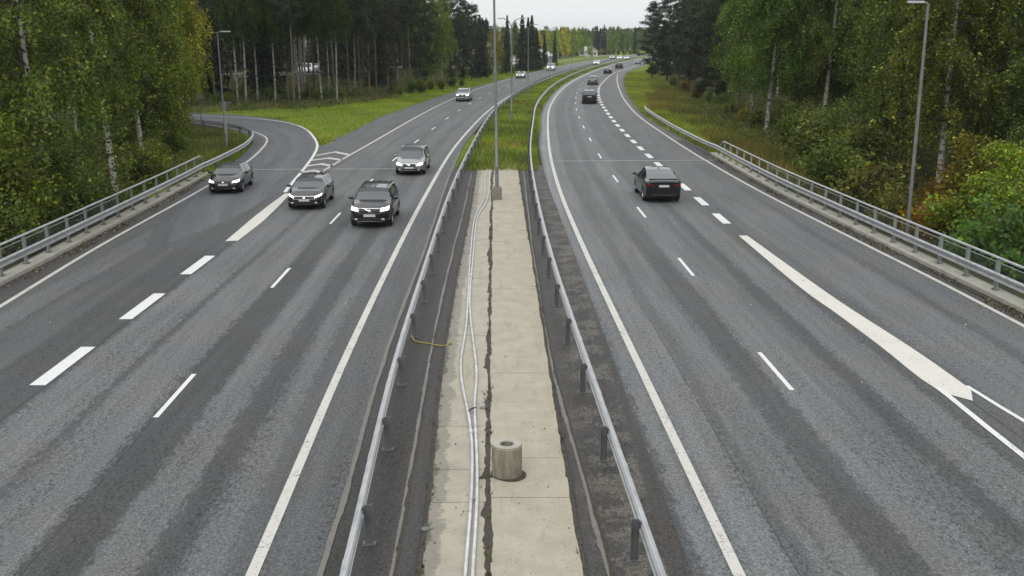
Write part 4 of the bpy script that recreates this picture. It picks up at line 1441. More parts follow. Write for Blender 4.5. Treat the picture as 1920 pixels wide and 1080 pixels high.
for k, (px_, Y_, h, tn, kd) in enumerate(fx):
    col = 'golden' if tn[0] > 1.5 else ('yellow-green' if tn[0] > 1.1 else ('dark' if kd == 'spruce' or tn[0] < .9 else 'green'))
    plant(kd, PX(px_, Y_), Y_, h * .74, 'distant %s %s, %s from the left in the row at the far bend' % (col, CAT[kd], ORD[k]), 'row of trees at the far bend', tuple(q * (1.0 if kd == 'spruce' else 1.7) for q in tn), z=-.5)  # far birches tinted brighter: paleness of haze put into the leaf colour
for k in range(40):
    px_ = 985 + 6.6 * k
    Y_ = 600 + 60 * treer.random()
    plant(treer.choice(['birch', 'birch', 'birch', 'pine_low']), PX(px_, Y_), Y_, 13.0 + 2.5 * treer.random(), 'small far tree in the wood behind the bend', 'trees in the far wood', (.8, .9, .8), z=-.5)

# right-hand wood, front trees one by one
GR = 'trees edging the right verge'
right = [
    (1222, 215, 15.5, 'pine_low', 'dark pine whose branch hangs over the far end of the right carriageway', (.8, .85, .85), 0), (1250, 196, 16.5, 'pine_low', 'dark pine second along the right verge from the far bend', (.8, .85, .85), 1),
    (1272, 160, 14.5, 'pine', 'pine with a visible dark trunk at the far end of the right verge', (.8, .85, .85), 2), (1292, 176, 17, 'pine_low', 'broad dark pine with branches to the ground on the right verge', (.75, .8, .8), 0),
    (1318, 140, 15, 'pine_low', 'dark spreading pine above the orange tall grass', (.75, .8, .8), 1), (1352, 126, 16, 'pine_low', 'darkest pine in front of the green birches on the right', (.7, .78, .8), 0),
    (1383, 114, 16, 'pine', 'pine with twin dark trunk beside the first green birch', (.75, .85, .85), 2), (1300, 205, 18, 'birch', 'yellowish birch top showing between the far right pines', (1.2, 1.2, .9), 3),
    (1408, 104, 17, 'birch', 'bright green weeping birch left of the white trunk on the right', LGREEN, 0), (1436, 87, 19, 'birch', 'weeping birch with the bright white trunk on the right verge', LGREEN, 1),
    (1490, 92, 18, 'birch', 'green birch right of the bright white trunk', OLIVE, 2), (1540, 84, 18.5, 'birch', 'dense olive birch above the middle shrubs on the right', OLIVE, 3),
    (1598, 88, 18.5, 'birch', 'olive birch left of the thin white stem on the right', (.95, 1.1, .9), 0), (1650, 76, 18, 'birch', 'birch with a thin white stem left of the right lamp post', OLIVE, 1),
    (1682, 70, 17.5, 'birch', 'birch directly behind the right lamp post', (1.1, 1.0, .85), 4), (1760, 57, 19, 'birch', 'thick speckled birch trunk right of the right lamp post', (1.15, .98, .85), 3),
    (1810, 66, 19, 'birch', 'birch between the thick trunk and the right frame edge', OLIVE, 2), (1880, 60, 18.5, 'birch', 'dark birch at the right frame edge', (.9, .95, .85), 0),
    (1950, 54, 18, 'birch', 'birch cut by the right frame edge', OLIVE, 1), (1725, 80, 18.5, 'birch', 'brownish birch behind the thick speckled trunk', (1.3, .98, .8), 0),
]
for px_, Y_, h, kd, lab, tn, ix in right:
    x = PX(px_, Y_); used.append((x, Y_))
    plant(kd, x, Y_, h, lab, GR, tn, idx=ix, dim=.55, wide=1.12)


def reg_right(r):
    y = r.uniform(75, 260)
    return float(FOREST_R(y)) + r.uniform(6, 55), y


for x, y in fill(85, reg_right, 4.6, 9, used):
    if not (1225 < to_px(x, y) < 2000): continue
    kd = treer.choice(['birch', 'birch', 'spruce', 'pine_low', 'birch'])
    plant(kd, x, y, 18.5 if to_px(x, y) > 1330 else 15, 'dark %s deep inside the right-hand wood' % CAT[kd], 'trees deep in the right wood', DGREEN)

for x, y in fill(46, lambda r: (lambda y: (float(XR(y)) + r.uniform(7, 34), y))(r.uniform(225, 470)), 4.4, 19, used):
    plant(treer.choice(['birch', 'spruce', 'pine_low']), x, y, 12.5 if y < 330 else 14, 'tree in the wood beyond the far end of the right verge', 'trees beyond the right verge', treer.choice([DGREEN, OLIVE, DGREEN]))
for x, y in fill(60, lambda r: (lambda t: (-112 + 92 * t + r.uniform(-3, 3), 192 + 55 * t + r.uniform(0, 34)))(r.random()), 3.6, 23, used):
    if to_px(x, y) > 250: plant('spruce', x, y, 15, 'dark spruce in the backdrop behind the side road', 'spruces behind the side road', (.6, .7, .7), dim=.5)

# shrubs
GS = 'shrubs along the right railing'
sh = [(1480, 78, 3.0, OLIVE, 'olive shrub below the green birch, left end of the right shrubs'), (1525, 70, 3.2, OLIVE, 'olive shrub second from the left among the right shrubs'), (1565, 75, 3.6, (.9, 1.05, 1), 'tall olive shrub behind the second right shrub'),
      (1575, 62, 3.4, OLIVE, 'dark olive shrub close behind the middle of the right railing'), (1620, 66, 4.0, (1.05, 1.05, 1), 'large olive shrub in the middle of the right shrubs'), (1640, 56, 3.4, (1.1, .9, .9), 'brown-green shrub left of the right lamp post'),
      (1685, 52, 3.0, (1.3, .95, .8), 'brownish shrub at the foot of the right lamp post'), (1745, 49, 2.9, (1.9, .8, .42), 'rust-orange shrub right of the lamp post behind the railing'), (1775, 54, 3.5, (1.65, .85, .5), 'orange-brown taller shrub behind the rust one'),
      (1830, 52, 5.6, (1.4, .95, .6), 'tall reddish-brown young tree in the right shrubs'), (1872, 47, 5.6, (1.9, 2.0, 1.0), 'tall bright yellow-green shrub at the right frame edge'), (1925, 44, 5.4, (1.6, 1.75, 1.0), 'bright green shrub cut by the right frame edge'),
      (1840, 44.5, 3.4, (.95, 1.25, 1.0), 'green shrub hanging close to the right railing'), (1905, 40, 3.6, (.7, .95, .9), 'dark green shrub lowest at the right railing'), (1826, 47.5, 2.6, (.85, 1.05, .9), 'green shrub between the rust shrub and the bright one'),
      (1455, 90, 2.4, OLIVE, 'low shrub at the foot of the bright white birch'), (1500, 84, 2.4, (1.4, .9, .6), 'brown shrub behind the end of the right railing')]
for k, (px_, Y_, h, tn, lab) in enumerate(sh):
    plant('tall_shrub' if h >= 4.5 else 'shrub', PX(px_, Y_), Y_, h, lab, GS, tn, idx=k, wide=1.1)
shl = [(-10, 42, 6.6, (1.35, 1.35, .85), 'tall yellowing shrub at the left frame edge'), (30, 50, 6.2, (1.2, 1.25, .9), 'yellow-green shrub beside the left frame edge'), (70, 44, 3.0, OLIVE, 'low shrub at the foot of the dark birch'), (130, 50, 3.0, DGREEN, 'dark shrub between dark birch and railing'),
       (175, 54, 3.0, OLIVE, 'olive shrub left of the bright white trunk'), (262, 60, 2.6, (1.2, 1.1, .8), 'olive shrub right of the bright white trunk'), (300, 68, 2.0, (1.3, 1.2, .8), 'yellowish low shrub below the white birch pair'), (340, 74, 1.7, (1.1, 1.15, .9), 'low shrub inside the slip road bend'),
       (20, 40, 2.6, OLIVE, 'small shrub close behind the left railing'), (345, 84, 1.5, (1.3, 1.2, .8), 'low bush near the lamp post inside the bend'), (240, 74, 2.4, DGREEN, 'dark shrub behind the white birch pair')]
for k, (px_, Y_, h, tn, lab) in enumerate(shl):
    plant('tall_shrub' if h >= 4.5 else 'shrub', PX(px_, Y_), Y_, h, lab, 'shrubs behind the left railing', tn, idx=k, wide=1.1)
edge = []
for k in range(26):
    px_ = 390 + 19 * k
    Y_ = float(np.interp(px_, [390, 640, 760, 870], [126, 134, 149, 181])) + treer.uniform(0, 6)
    edge.append((px_, Y_))
for k, (px_, Y_) in enumerate(edge):
    plant('shrub', PX(px_, Y_), Y_, treer.uniform(1.0, 2.3), 'low bush, %s from the left below the trees along the left verge' % ORD[k], 'bushes along the left verge', treer.choice([DGREEN, OLIVE, (1.2, 1.0, .8)]))
for k, (px_, Y_, tn) in enumerate([(1262, 178, OLIVE), (1285, 162, (1.5, .95, .6)), (1306, 142, (1.6, .95, .6)), (1330, 130, OLIVE), (1352, 118, DGREEN), (1375, 108, OLIVE), (1400, 99, (1.4, .95, .7)), (1420, 92, OLIVE)]):
    plant('shrub', PX(px_, Y_), Y_, 1.9, 'low bush, %s from the far end below the trees of the right verge' % ORD[k], 'bushes along the right verge', tn)
for k in range(14):
    px_ = 1050 + k * 11; Y_ = 455 + 6 * k
    plant('shrub', PX(px_, Y_), Y_, 3.0, 'distant bush, %s from the left below the far row of trees' % ORD[k], 'bushes at the far bend', treer.choice([OLIVE, LGREEN, YEL]), z=-.2)

# ---------------------------------------------------------------- grass and undergrowth (uncountable)


def blades(name, xy, h, w, base, var, extra, frac, seed, lean=.45):
    r = np.random.default_rng(seed)
    N = len(xy)
    x, y = xy[:, 0], xy[:, 1]
    z = terrain_z(x, y) - .01 if name != 'joint_weeds' else np.full(len(x), .03)
    az = r.uniform(0, 6.28, N)
    hh = h * r.uniform(.5, 1.3, N)
    V = np.empty((N, 3, 3))
    dx, dy = np.cos(az) * w / 2, np.sin(az) * w / 2
    V[:, 0] = np.stack([x - dx, y - dy, z], 1); V[:, 1] = np.stack([x + dx, y + dy, z], 1)
    V[:, 2] = np.stack([x + r.normal(0, lean, N) * hh, y + r.normal(0, lean, N) * hh, z + hh], 1)
    tn = tints(N, base, var, r, extra, frac) * np.exp(.38 * hsh(x * 2.7 + 3, y * 1.9))[:, None]
    dry = (hsh(x * 1.3 + 9, y * 1.1 - 4) + .4 * hsh(x * 6, y * 5)) > .55
    tn[dry] = tn[dry] * np.array([1.25, .92, 1.2])
    o = link(name, quads_mesh(name, V.reshape(-1, 3), M['grass'], tn, 3))
    return tag(o, kind='stuff')


r = np.random.default_rng(77)


def between(fa, fb, y0, y1, n, bias=1.6):
    y = y0 + (y1 - y0) * r.random(n)**bias
    a, b = fa(y), fb(y)
    return np.stack([a + (b - a) * r.random(n), y], 1)


GRASS_C, GRASS_X = (.145, .22, .018), (.26, .235, .06)
patch_ = lambda P, s, t: P[(hsh(P[:, 0] * 3, P[:, 1] * 3) + r.normal(0, .35, len(P))) > t] if len(P) else P
blades('median_grass', between(lambda y: np.maximum(RAIL_L(y) - .55, SEAM_L(y) + .2), lambda y: np.minimum(RAIL_R(y) + .5, EDGE_R(y) - .1), 64.5, 330, 90000), .17, .05, GRASS_C, .3, GRASS_X, .16, 1)
blades('median_grass', patch_(between(lambda y: RAIL_L(y) - .3, lambda y: RAIL_R(y), 64.2, 140, 16000), 1, .1), .34, .06, (.075, .12, .02), .3, GRASS_X, .3, 12)
sl_ = np.c_[r.uniform(-2.7, 1.1, 1500), 66.2 - np.abs(r.normal(0, .75, 1500)) * (1 + .8 * np.sin(np.arange(1500)))]
sl_[:, 0] = -2.7 + 3.8 * (np.round(r.random(1500) * 14) / 14 + r.normal(0, .02, 1500))
blades('median_grass', sl_, .2, .05, (.10, .15, .02), .3, GRASS_X, .35, 13)
wy = r.uniform(12, 62, 420)
wx = np.where(r.random(420) < .55, CRACK(wy), np.where(r.random(420) < .5, CONC_R(wy), CONC_L(wy)))
wk = (np.sin(wy * 2.3) + np.sin(wy * .9 + 1) + r.normal(0, .6, 420)) > .6
wq = np.stack([wx + r.normal(0, .03, 420), wy], 1)[wk]
blades('joint_weeds', np.repeat(wq, 3, axis=0) + r.normal(0, .02, (3 * len(wq), 2)), .11, .03, (.05, .07, .015), .4, (.09, .07, .03), .4, 15)
lv_ = between(lambda y: np.maximum(FOREST_L(y) - 6, -46.0), lambda y: XL(y) - .15, 80, 330, 120000)
keep = ~((lv_[:, 1] < 117) & (lv_[:, 0] < np.interp(lv_[:, 1], [80, 90, 98, 105, 111, 117], [-15.2, -17.6, -20.8, -24.6, -30, -44])))
blades('verge_grass', lv_[keep], .18, .055, (.165, .24, .016), .28, GRASS_X, .1, 2)
rv_ = between(lambda y: XR(y) + .25, lambda y: FOREST_R(y) + 1, 73, 260, 80000)
blades('verge_grass', rv_, .18, .055, (.165, .215, .02), .3, GRASS_X, .15, 3)
tall = between(lambda y: FOREST_R(y) - 3.2, lambda y: FOREST_R(y) + 2.5, 62, 190, 26000)
tall = tall[(np.sin(tall[:, 1] * .16 + .5) + np.sin(tall[:, 1] * .39) + r.normal(0, .6, len(tall))) > .2]
blades('tall_dry_grass', tall, .65, .06, (.13, .105, .03), .35, (.08, .12, .02), .5, 4, .25)
for y0, y1, n, a, b, sd_ in ((118, 152, 5000, 5.0, 0.5, 31), (60, 88, 6500, 3.4, -.5, 32)):
    q = between(lambda y: FOREST_R(y) - a, lambda y: FOREST_R(y) - b, y0, y1, n, 1.0)
    blades('tall_dry_grass', q, .6, .06, (.19, .125, .03), .35, (.12, .15, .03), .5, sd_, .25)
tl = between(lambda y: FOREST_L(y) - 9.0, lambda y: FOREST_L(y) - 1.0, 112, 230, 24000)
blades('tall_dry_grass', tl, .6, .06, (.13, .155, .045), .4, (.17, .14, .05), .35, 5, .25)
inner = between(lambda y: np.interp(y, [58, 80, 90, 100], [-32, -36, -38, -42]) + 0 * y, lambda y: np.interp(y, [58, 74, 82, 88, 93, 98], [-18.6, -19.8, -21.2, -23.6, -27, -32]), 58, 98, 46000, 1)
blades('rough_grass', inner, .32, .06, (.12, .16, .03), .4, (.16, .13, .045), .35, 6, .35)
ri = between(lambda y: np.interp(y, [60, 74, 82, 88, 93], [-20.2, -20.6, -22.2, -24.8, -28.2]), lambda y: np.interp(y, [60, 74, 82, 88, 93], [-18.4, -19.6, -20.9, -23.0, -26.8]), 60, 93, 12000, 1)
blades('verge_grass', ri, .2, .05, (.165, .24, .016), .28, GRASS_X, .1, 7)


def under(name, xy, hmax, base, seed, n_up=1, ls=.13):
    r = np.random.default_rng(seed)
    N = len(xy)
    hm = hmax * (.45 + .55 * (hsh(xy[:, 0] * 2.2, xy[:, 1] * 2.2) * .5 + .5))
    C = np.c_[xy, terrain_z(xy[:, 0], xy[:, 1]) + hm * r.random(N)]
    o = link(name, quads_mesh(name, leaves(C, ls, ls * .6, r), M['leaf'], tints(N, base, .4, r, (.11, .06, .025), .18)))
    return tag(o, kind='stuff')


ul = between(lambda y: -26 - y * .42, lambda y: np.where(y < 64, XL(y) - 1.6, -22.5 - np.maximum(0, y - 74) * .35), 33, 104, 70000, 1.0)
under('undergrowth', ul, 1.3, (.085, .12, .025), 1, ls=.17)
ur = between(lambda y: np.maximum(XR(y) + 1.4, FOREST_R(y) - 1.0), lambda y: FOREST_R(y) + 16 + 0 * y, 30, 130, 80000, 1.3)
under('undergrowth', ur, 1.3, (.08, .11, .024), 2, ls=.17)
uf = between(lambda y: FOREST_L(y) - 45, lambda y: FOREST_L(y), 118, 260, 60000, 1.2)
under('undergrowth', uf, 1.3, (.06, .085, .03), 3, ls=.26)
# fallen leaves caught along the kerbs
for nm_, f0, f1, y0, y1, n, sd_ in (('leaf_litter', lambda y: XL(y) + .04, lambda y: XL(y) + .55, 28, 62, 2600, 1), ('leaf_litter', lambda y: XR(y) - .6, lambda y: XR(y) - .04, 26, 74, 3000, 2)):
    q = between(f0, f1, y0, y1, n, 1.0)
    q = q[(np.sin(q[:, 1] * 1.3) + np.sin(q[:, 1] * .47 + 1) + r.normal(0, .9, len(q))) > .1]
    C = np.c_[q, .012 + .03 * r.random(len(q))]
    tag(link(nm_, quads_mesh(nm_, leaves(C, .075, .05, r), M['leaf'], tints(len(C), (.06, .05, .035), .5, r, (.28, .24, .14), .18))), kind='stuff')
q = np.concatenate([between(XL, SEAM_L, 20, 60, 60, 1.0), between(EDGE_R, XR, 20, 60, 70, 1.0)])
C = np.c_[q, np.full(len(q), .02)]
tag(link('scattered_leaves', quads_mesh('scattered_leaves', leaves(C, .075, .055, r), M['leaf'], tints(len(C), (.30, .27, .18), .4, r))), kind='stuff')

# ---------------------------------------------------------------- far houses and the side road
M['house_white'] = simple('white_boards', (.62, .61, .57), .7, var=.06)
M['house_grey'] = simple('grey_boards', (.32, .32, .31), .7, var=.08)
M['roof_dark'] = simple('dark_roof', (.09, .085, .08), .7, var=.2)
M['roof_pale'] = simple('pale_roof', (.42, .42, .41), .6, var=.1)
M['glass_dark'] = simple('dark_window', (.02, .024, .028), .08)


def house(label, px_, Y_, w, d, h, rz, wall, roof, gable=1.8):
    root = tag(empty('house', (PX(px_, Y_), Y_, -.1), rz), label, 'house', 'houses behind the far trees')
    hw, hd = w / 2, d / 2
    V = [(-hw, -hd, 0), (hw, -hd, 0), (hw, hd, 0), (-hw, hd, 0), (-hw, -hd, h), (hw, -hd, h), (hw, hd, h), (-hw, hd, h), (0, -hd, h + gable), (0, hd, h + gable)]
    link('wall', mesh('wall', V, [(0, 1, 5, 8, 4), (1, 2, 6, 5), (2, 3, 7, 9, 6), (3, 0, 4, 7)], M[wall]), root)
    e = .5; k = gable / hw
    V = []
    for s in (-1, 1):
        for y in (-hd - e, hd + e):
            V += [(0, y, h + gable + .03), (s * (hw + e), y, h - e * k + .03), (0, y, h + gable + .2), (s * (hw + e), y, h - e * k + .2)]
    Fc = []
    for o in (0, 8): Fc += [(o, o + 1, o + 5, o + 4), (o + 2, o + 6, o + 7, o + 3), (o + 1, o + 3, o + 7, o + 5), (o, o + 2, o + 3, o + 1), (o + 4, o + 5, o + 7, o + 6)]
    link('roof', mesh('roof', V, Fc, M[roof]), root)
    for x in (-hw * .5, hw * .5):
        mb = MB(); mb.box((x, -hd - .03, h * .55), (1.2, .06, 1.2)); wf = link('window', mb.me('window', M['house_white']), root)
        mb = MB(); mb.box((x, -hd - .07, h * .55), (1.0, .03, 1.0)); link('pane', mb.me('pane', M['glass_dark']), wf)
    mb = MB(); mb.box((0, -hd - .04, 1.05), (1.0, .08, 2.1)); link('door', mb.me('door', M['roof_dark']), root)


house('white house with a pale gable among the far trees', 1103, 464, 6.0, 6, 2.4, .5, 'house_white', 'roof_pale')
house('grey house partly hidden behind the two lone spruces', 1013, 335, 6, 6, 2.6, -.4, 'house_grey', 'roof_pale')
house('dark roofed house behind the roadside spruce clump', 974, 330, 9, 8, 6.0, .2, 'house_white', 'roof_dark')

# quiet side road behind the pine stand, with its rail
sr = [(-95, 168), (-70, 172), (-48, 186), (-36, 204), (-27, 226)]
S_ = resample(sr, 3.0)
t_ = np.gradient(S_, axis=0); t_ /= np.linalg.norm(t_, axis=1)[:, None]; n_ = np.stack([t_[:, 1], -t_[:, 0]], 1)
V, Fc = [], []
for i in range(len(S_)):
    for k in (-3, 3):
        x, y = S_[i] - n_[i] * k
        V.append((x, y, 1.45))
    for k in (-3.6, 3.6): pass
for i in range(len(S_) - 1): Fc.append((2 * i, 2 * i + 1, 2 * i + 3, 2 * i + 2))
tag(link('side_road', mesh('side_road', V, Fc, M['asph_ramp'], uv=[(v[0], v[1]) for v in V])), kind='structure')
g6 = tag(empty('guard_rail', (0, 0, 1.4)), 'pale guard rail of the side road seen between the pine trunks', 'guard rail')
guardrail(g6, S_ + n_ * 3.4, 1, 4.0, 1.0, pm=PM)

# ---------------------------------------------------------------- cars


def paint(name, col, metal=0.0):
    t = NT(name)
    n = t.noise(t.coord(), 2.5, 3)
    t.base(t.mix(t.mapr(n, .3, .7), tuple(c * .92 for c in col), tuple(c * 1.06 for c in col)))
    t.b.inputs['Metallic'].default_value = metal
    t.b.inputs['Roughness'].default_value = .28
    t.b.inputs['Coat Weight'].default_value = .8
    t.b.inputs['Coat Roughness'].default_value = .03
    t.b.inputs['Coat IOR'].default_value = 1.5
    t.b.inputs['Specular IOR Level'].default_value = .25
    return t.m


M['p_black'] = paint('car_paint_black', (.003, .0033, .0035))
M['p_dark'] = paint('car_paint_dark_grey', (.007, .0075, .008))
M['p_silver'] = paint('car_paint_silver', (.34, .35, .35), .6)
M['p_grey'] = paint('car_paint_grey', (.22, .225, .22), .55)
M['p_white'] = paint('car_paint_white', (.72, .73, .73))
M['glass'] = simple('car_glass', (.022, .026, .030), .03, spec=.6)
M['glass'].node_tree.nodes['Principled BSDF'].inputs['IOR'].default_value = 1.75
M['trim'] = simple('black_trim', (.012, .012, .012), .55)
M['tyre'] = simple('tyre_rubber', (.014, .014, .014), .85)
M['rim'] = simple('alloy_rim', (.42, .43, .43), .3, .8)
M['chrome'] = simple('chrome', (.65, .65, .65), .12, 1.0)
M['plate'] = simple('number_plate', (.50, .51, .50), .5)
M['lamp_on'] = simple('headlamp_lit', (.8, .8, .8), .1, emit=(1, .98, .93), es=2.2)
M['lamp_off'] = simple('headlamp_clear', (.55, .56, .57), .12)
M['tail'] = simple('tail_lamp_red', (.12, .006, .006), .15)


def pl(pts):
    xs = [a for a, b in pts]; ys = [b for a, b in pts]
    return lambda v: float(np.interp(v, xs, ys))


def make_car(spec):
    """returns list of (part, mesh, children); +Y is forward, wheels touch z=0"""
    Lh, Wh, Hh = spec['L'] / 2, spec['W'] / 2, spec['H']
    zb0 = spec.get('clear', .18)
    yf, yr = spec['wb'] / 2 + spec.get('wo', 0), -spec['wb'] / 2 + spec.get('wo', 0)
    Rw = spec.get('rw', .33)
    Ra = Rw + .055
    cowl, hdr, rhd, rbase = spec['cowl'], spec['hdr'], spec['rhd'], spec['rbase']     # y of windscreen base, roof front, roof rear, rear glass base
    zh, zc_, zbelt, zd = spec['hood'], spec['cz'], spec['belt'], spec['deck']          # hood front z, cowl z, belt z, rear deck z
    top = pl([(-Lh, zd - .10), (-Lh + .06, zd - .02), (rbase, zd), (rbase + (rhd - rbase) * .5, zd + (Hh - .05 - zd) * .54), (rhd, Hh - .05), ((rhd + hdr) / 2, Hh), (hdr + .25, Hh - .03), (hdr, Hh - .06),
              (cowl, zc_), (cowl + (Lh - cowl) * .5, zh + (zc_ - zh) * .62), (Lh - .22, zh), (Lh - .08, zh - .07), (Lh, zh - .17)])
    belt = pl([(-Lh, zd - .16), (-Lh + .2, min(zbelt + .03, zd - .05)), (rbase + .1, min(zbelt + .04, zd - .03)), (0, zbelt), (cowl, zbelt - .03), (Lh - .5, zh - .06), (Lh - .1, zh - .14), (Lh, zh - .24)])
    wid = pl([(-Lh, .83), (-Lh + .08, .91), (-Lh + .3, .97), (-Lh + .8, 1), (Lh - 1.1, 1), (Lh - .55, .97), (Lh - .25, .91), (Lh - .08, .80), (Lh, .70)])
    zlow = pl([(-Lh, zb0 + .16), (-Lh + .1, zb0 + .06), (-Lh + .4, zb0), (Lh - .4, zb0), (Lh - .1, zb0 + .03), (Lh, zb0 + .07)])
    wr = spec.get('wr', .76)
    ys = {-Lh, -Lh + .03, -Lh + .08, -Lh + .2, -Lh + .35, Lh, Lh - .03, Lh - .08, Lh - .15, Lh - .25, Lh - .4, Lh - .6, cowl, hdr, hdr + .25, rhd, rbase, (rhd + hdr) / 2, cowl + (Lh - cowl) * .5}
    for a in np.linspace(rbase, rhd, 5): ys.add(float(a))
    for a in np.linspace(hdr, cowl, 5): ys.add(float(a))
    for yw in (yf, yr):
        for k in np.linspace(-1, 1, 11): ys.add(yw + Ra * float(np.sin(k * math.pi / 2)))
        ys.add(yw + Ra + .01); ys.add(yw - Ra - .01)
    bp = spec.get('bp', .0)
    A1, B1, B2, C1 = spec['ga'], bp - .05 + .0, bp + .05, spec['gc']
    for a in (A1, B1, B2, C1): ys.add(a)
    ys = sorted(ys)
    ys = [y for i, y in enumerate(ys) if i == 0 or y - ys[i - 1] > .004]
    S = []
    for y in ys:
        zt, zbl, w = top(y), belt(y), Wh * wid(y)
        zl = zlow(y)
        arch = zl
        for yw in (yf, yr):
            if abs(y - yw) < Ra: arch = max(arch, Rw + math.sqrt(Ra * Ra - (y - yw)**2))
        h = max(zt - zbl, .03)
        k = min(1, h / (Hh - zbelt))
        xe = w * (.92 + (wr - .92) * k)
        ze = zbl + max(h - .075, h * .5)
        zm = max(zl + (zbl - zl) * .52, min(arch + .03, zbl - .05))
        S.append([(0, arch), (w * .8, arch), (w * .975, min(max(zl + .12, arch + .012), zbl - .06)), (w, zm), (w * .985, max(zbl - .07, zm + .015)), (w * .955, zbl), (xe, ze), (xe - .045, ze + (zt - ze) * .55), (xe * .55, zt - .012 * k - .004), (0, zt)])
    n = 10
    V = []
    for y, sec in zip(ys, S):
        for x, z in sec: V.append((x, y, z))
    NV = len(V)
    V += [(-x, y, z) for x, y, z in V]
    parts = {'body': [], 'windscreen': [], 'rear_window': [], 'sw0': [], 'sw1': [], 'sw2': [], 'sw3': []}
    mi = []
    for i in range(len(ys) - 1):
        ym = (ys[i] + ys[i + 1]) / 2
        for side in (0, 1):
            for k in range(n - 1):
                a, b, c_, d = i * n + k, (i + 1) * n + k, (i + 1) * n + k + 1, i * n + k + 1
                f = (a, b, c_, d) if side == 0 else tuple(q + NV for q in (d, c_, b, a))
                key = 'body'
                hh = top(ym) - belt(ym)
                if k == 5 and C1 < ym < A1 and hh > .1:
                    if not (B1 < ym < B2): key = 'sw%d' % (side * 2 + (0 if ym > bp else 1))
                if k in (7, 8) and hdr < ym < cowl: key = 'windscreen'
                if k in (7, 8) and rbase + .02 < ym < rhd: key = 'rear_window'
                parts[key].append(f)
                if key == 'body':
                    m = 0
                    if k in (0,): m = 1
                    if k in (1, 2) and spec.get('clad') and (k == 1 or abs(ym) < 9): m = 1 if k == 1 else 0
                    if k == 1: m = 1
                    if k == 5 and B1 < ym < B2: m = 1
                    mi.append(m)
    for (i, rev) in ((0, False), (len(ys) - 1, True)):
        for k in range(n - 1):
            a, d = i * n + k, i * n + k + 1
            f = (a, d, d + NV, a + NV)
            parts['body'].append(f[::-1] if not rev else f)
            mi.append(0)
    full = [f for fs in parts.values() for f in fs]
    bvh = BVHTree.FromPolygons([Vector(v) for v in V], full)

    def sub(name, faces, mats, mi_=None):
        idx = sorted({i for f in faces for i in f})
        mp = {a: b for b, a in enumerate(idx)}
        Vs = [V[i] for i in idx]
        # weld the centre seam
        me = mesh(name, Vs, [[mp[i] for i in f] for f in faces], mats, smooth=True, angle=38, mi=mi_)
        return me

    def weld(me):
        import bmesh
        bm = bmesh.new(); bm.from_mesh(me)
        bmesh.ops.remove_doubles(bm, verts=bm.verts, dist=.0008)
        bmesh.ops.recalc_face_normals(bm, faces=bm.faces)
        bm.to_mesh(me); bm.free()
        me.polygons.foreach_set('use_smooth', [True] * len(me.polygons))
        me.set_sharp_from_angle(angle=math.radians(36))
        return me

    out = [('body', weld(sub('body', parts['body'], [M[spec['paint']], M['trim']], mi)), [])]
    for key in ('windscreen', 'rear_window'):
        if parts[key]: out.append((key, weld(sub(key, parts[key], M['glass'])), []))
    for k in range(4):
        if parts['sw%d' % k]: out.append(('side_window', weld(sub('side_window', parts['sw%d' % k], M['glass'])), []))

    def patch(quad, axis, mat, off=.012, nu=6, nv=4):
        """quad of 4 (u,z) corners projected on the body from the front (+1), rear (-1) or the sides"""
        P_ = []
        for j in range(nv + 1):
            for i in range(nu + 1):
                s, t = i / nu, j / nv
                a = np.array(quad[0]) * (1 - s) + np.array(quad[1]) * s
                b = np.array(quad[3]) * (1 - s) + np.array(quad[2]) * s
                q = a * (1 - t) + b * t
                if axis in ('front', 'rear'):
                    sg_ = 1 if axis == 'front' else -1
                    hit = bvh.ray_cast(Vector((q[0], sg_ * 6, q[1])), Vector((0, -sg_, 0)))
                else:
                    sg_ = 1 if axis == 'right' else -1
                    hit = bvh.ray_cast(Vector((sg_ * 3, q[0], q[1])), Vector((-sg_, 0, 0)))
                if hit[0] is None: return None
                P_.append(hit)
        top_ = [h[0] + (h[1] if h[1].dot(Vector((0, 1 if axis == 'front' else -1, 0)) if axis in ('front', 'rear') else Vector((1 if axis == 'right' else -1, 0, 0))) > 0 else -h[1]) * off for h in P_]
        bot_ = [h[0] - (t_ - h[0]) * .5 for h, t_ in zip(P_, top_)]
        Vp = top_ + bot_
        N = len(top_); w_ = nu + 1
        Fp = [(j * w_ + i, j * w_ + i + 1, (j + 1) * w_ + i + 1, (j + 1) * w_ + i) for j in range(nv) for i in range(nu)]
        per = [i for i in range(nu)] + [j * w_ + nu for j in range(nv)] + [nv * w_ + i for i in range(nu, 0, -1)] + [j * w_ for j in range(nv, 0, -1)]
        for a, b in zip(per, per[1:] + per[:1]): Fp.append((a, a + N, b + N, b))
        return mesh('patch', [tuple(v) for v in Vp], Fp, mat, smooth=True, angle=40)

    def add(name, quad, axis, mat, off=.012, mirror=False, nu=6, nv=4):
        for s in ((1, -1) if mirror else (1,)):
            q = [(s * a, b) for a, b in quad] if axis in ('front', 'rear') else quad
            ax_ = axis
            me = patch(q, ax_, M[mat], off, nu, nv)
            if me: me.name = name; out.append((name, me, []))

    for args in spec['patches'](Wh, zb0, zh, zd): add(*args[:4], **args[4])
    # door handles and sills along both sides
    for ax_ in ('right', 'left'):
        for yh in (bp - .12 + .0, bp - 1.0):
            me = patch([(yh - .1, zbelt - .13), (yh + .1, zbelt - .13), (yh + .1, zbelt - .10), (yh - .1, zbelt - .10)], ax_, M[spec['paint']], .02, 3, 1)
            if me: out.append(('door_handle', me, []))
        for yd in (A1 - .28, bp, ):
            me = patch([(yd - .006, zb0 + .2), (yd + .006, zb0 + .2), (yd + .006, zbelt - .04), (yd - .006, zbelt - .04)], ax_, M['trim'], .002, 1, 6)
            if me: out.append(('door_seam', me, []))
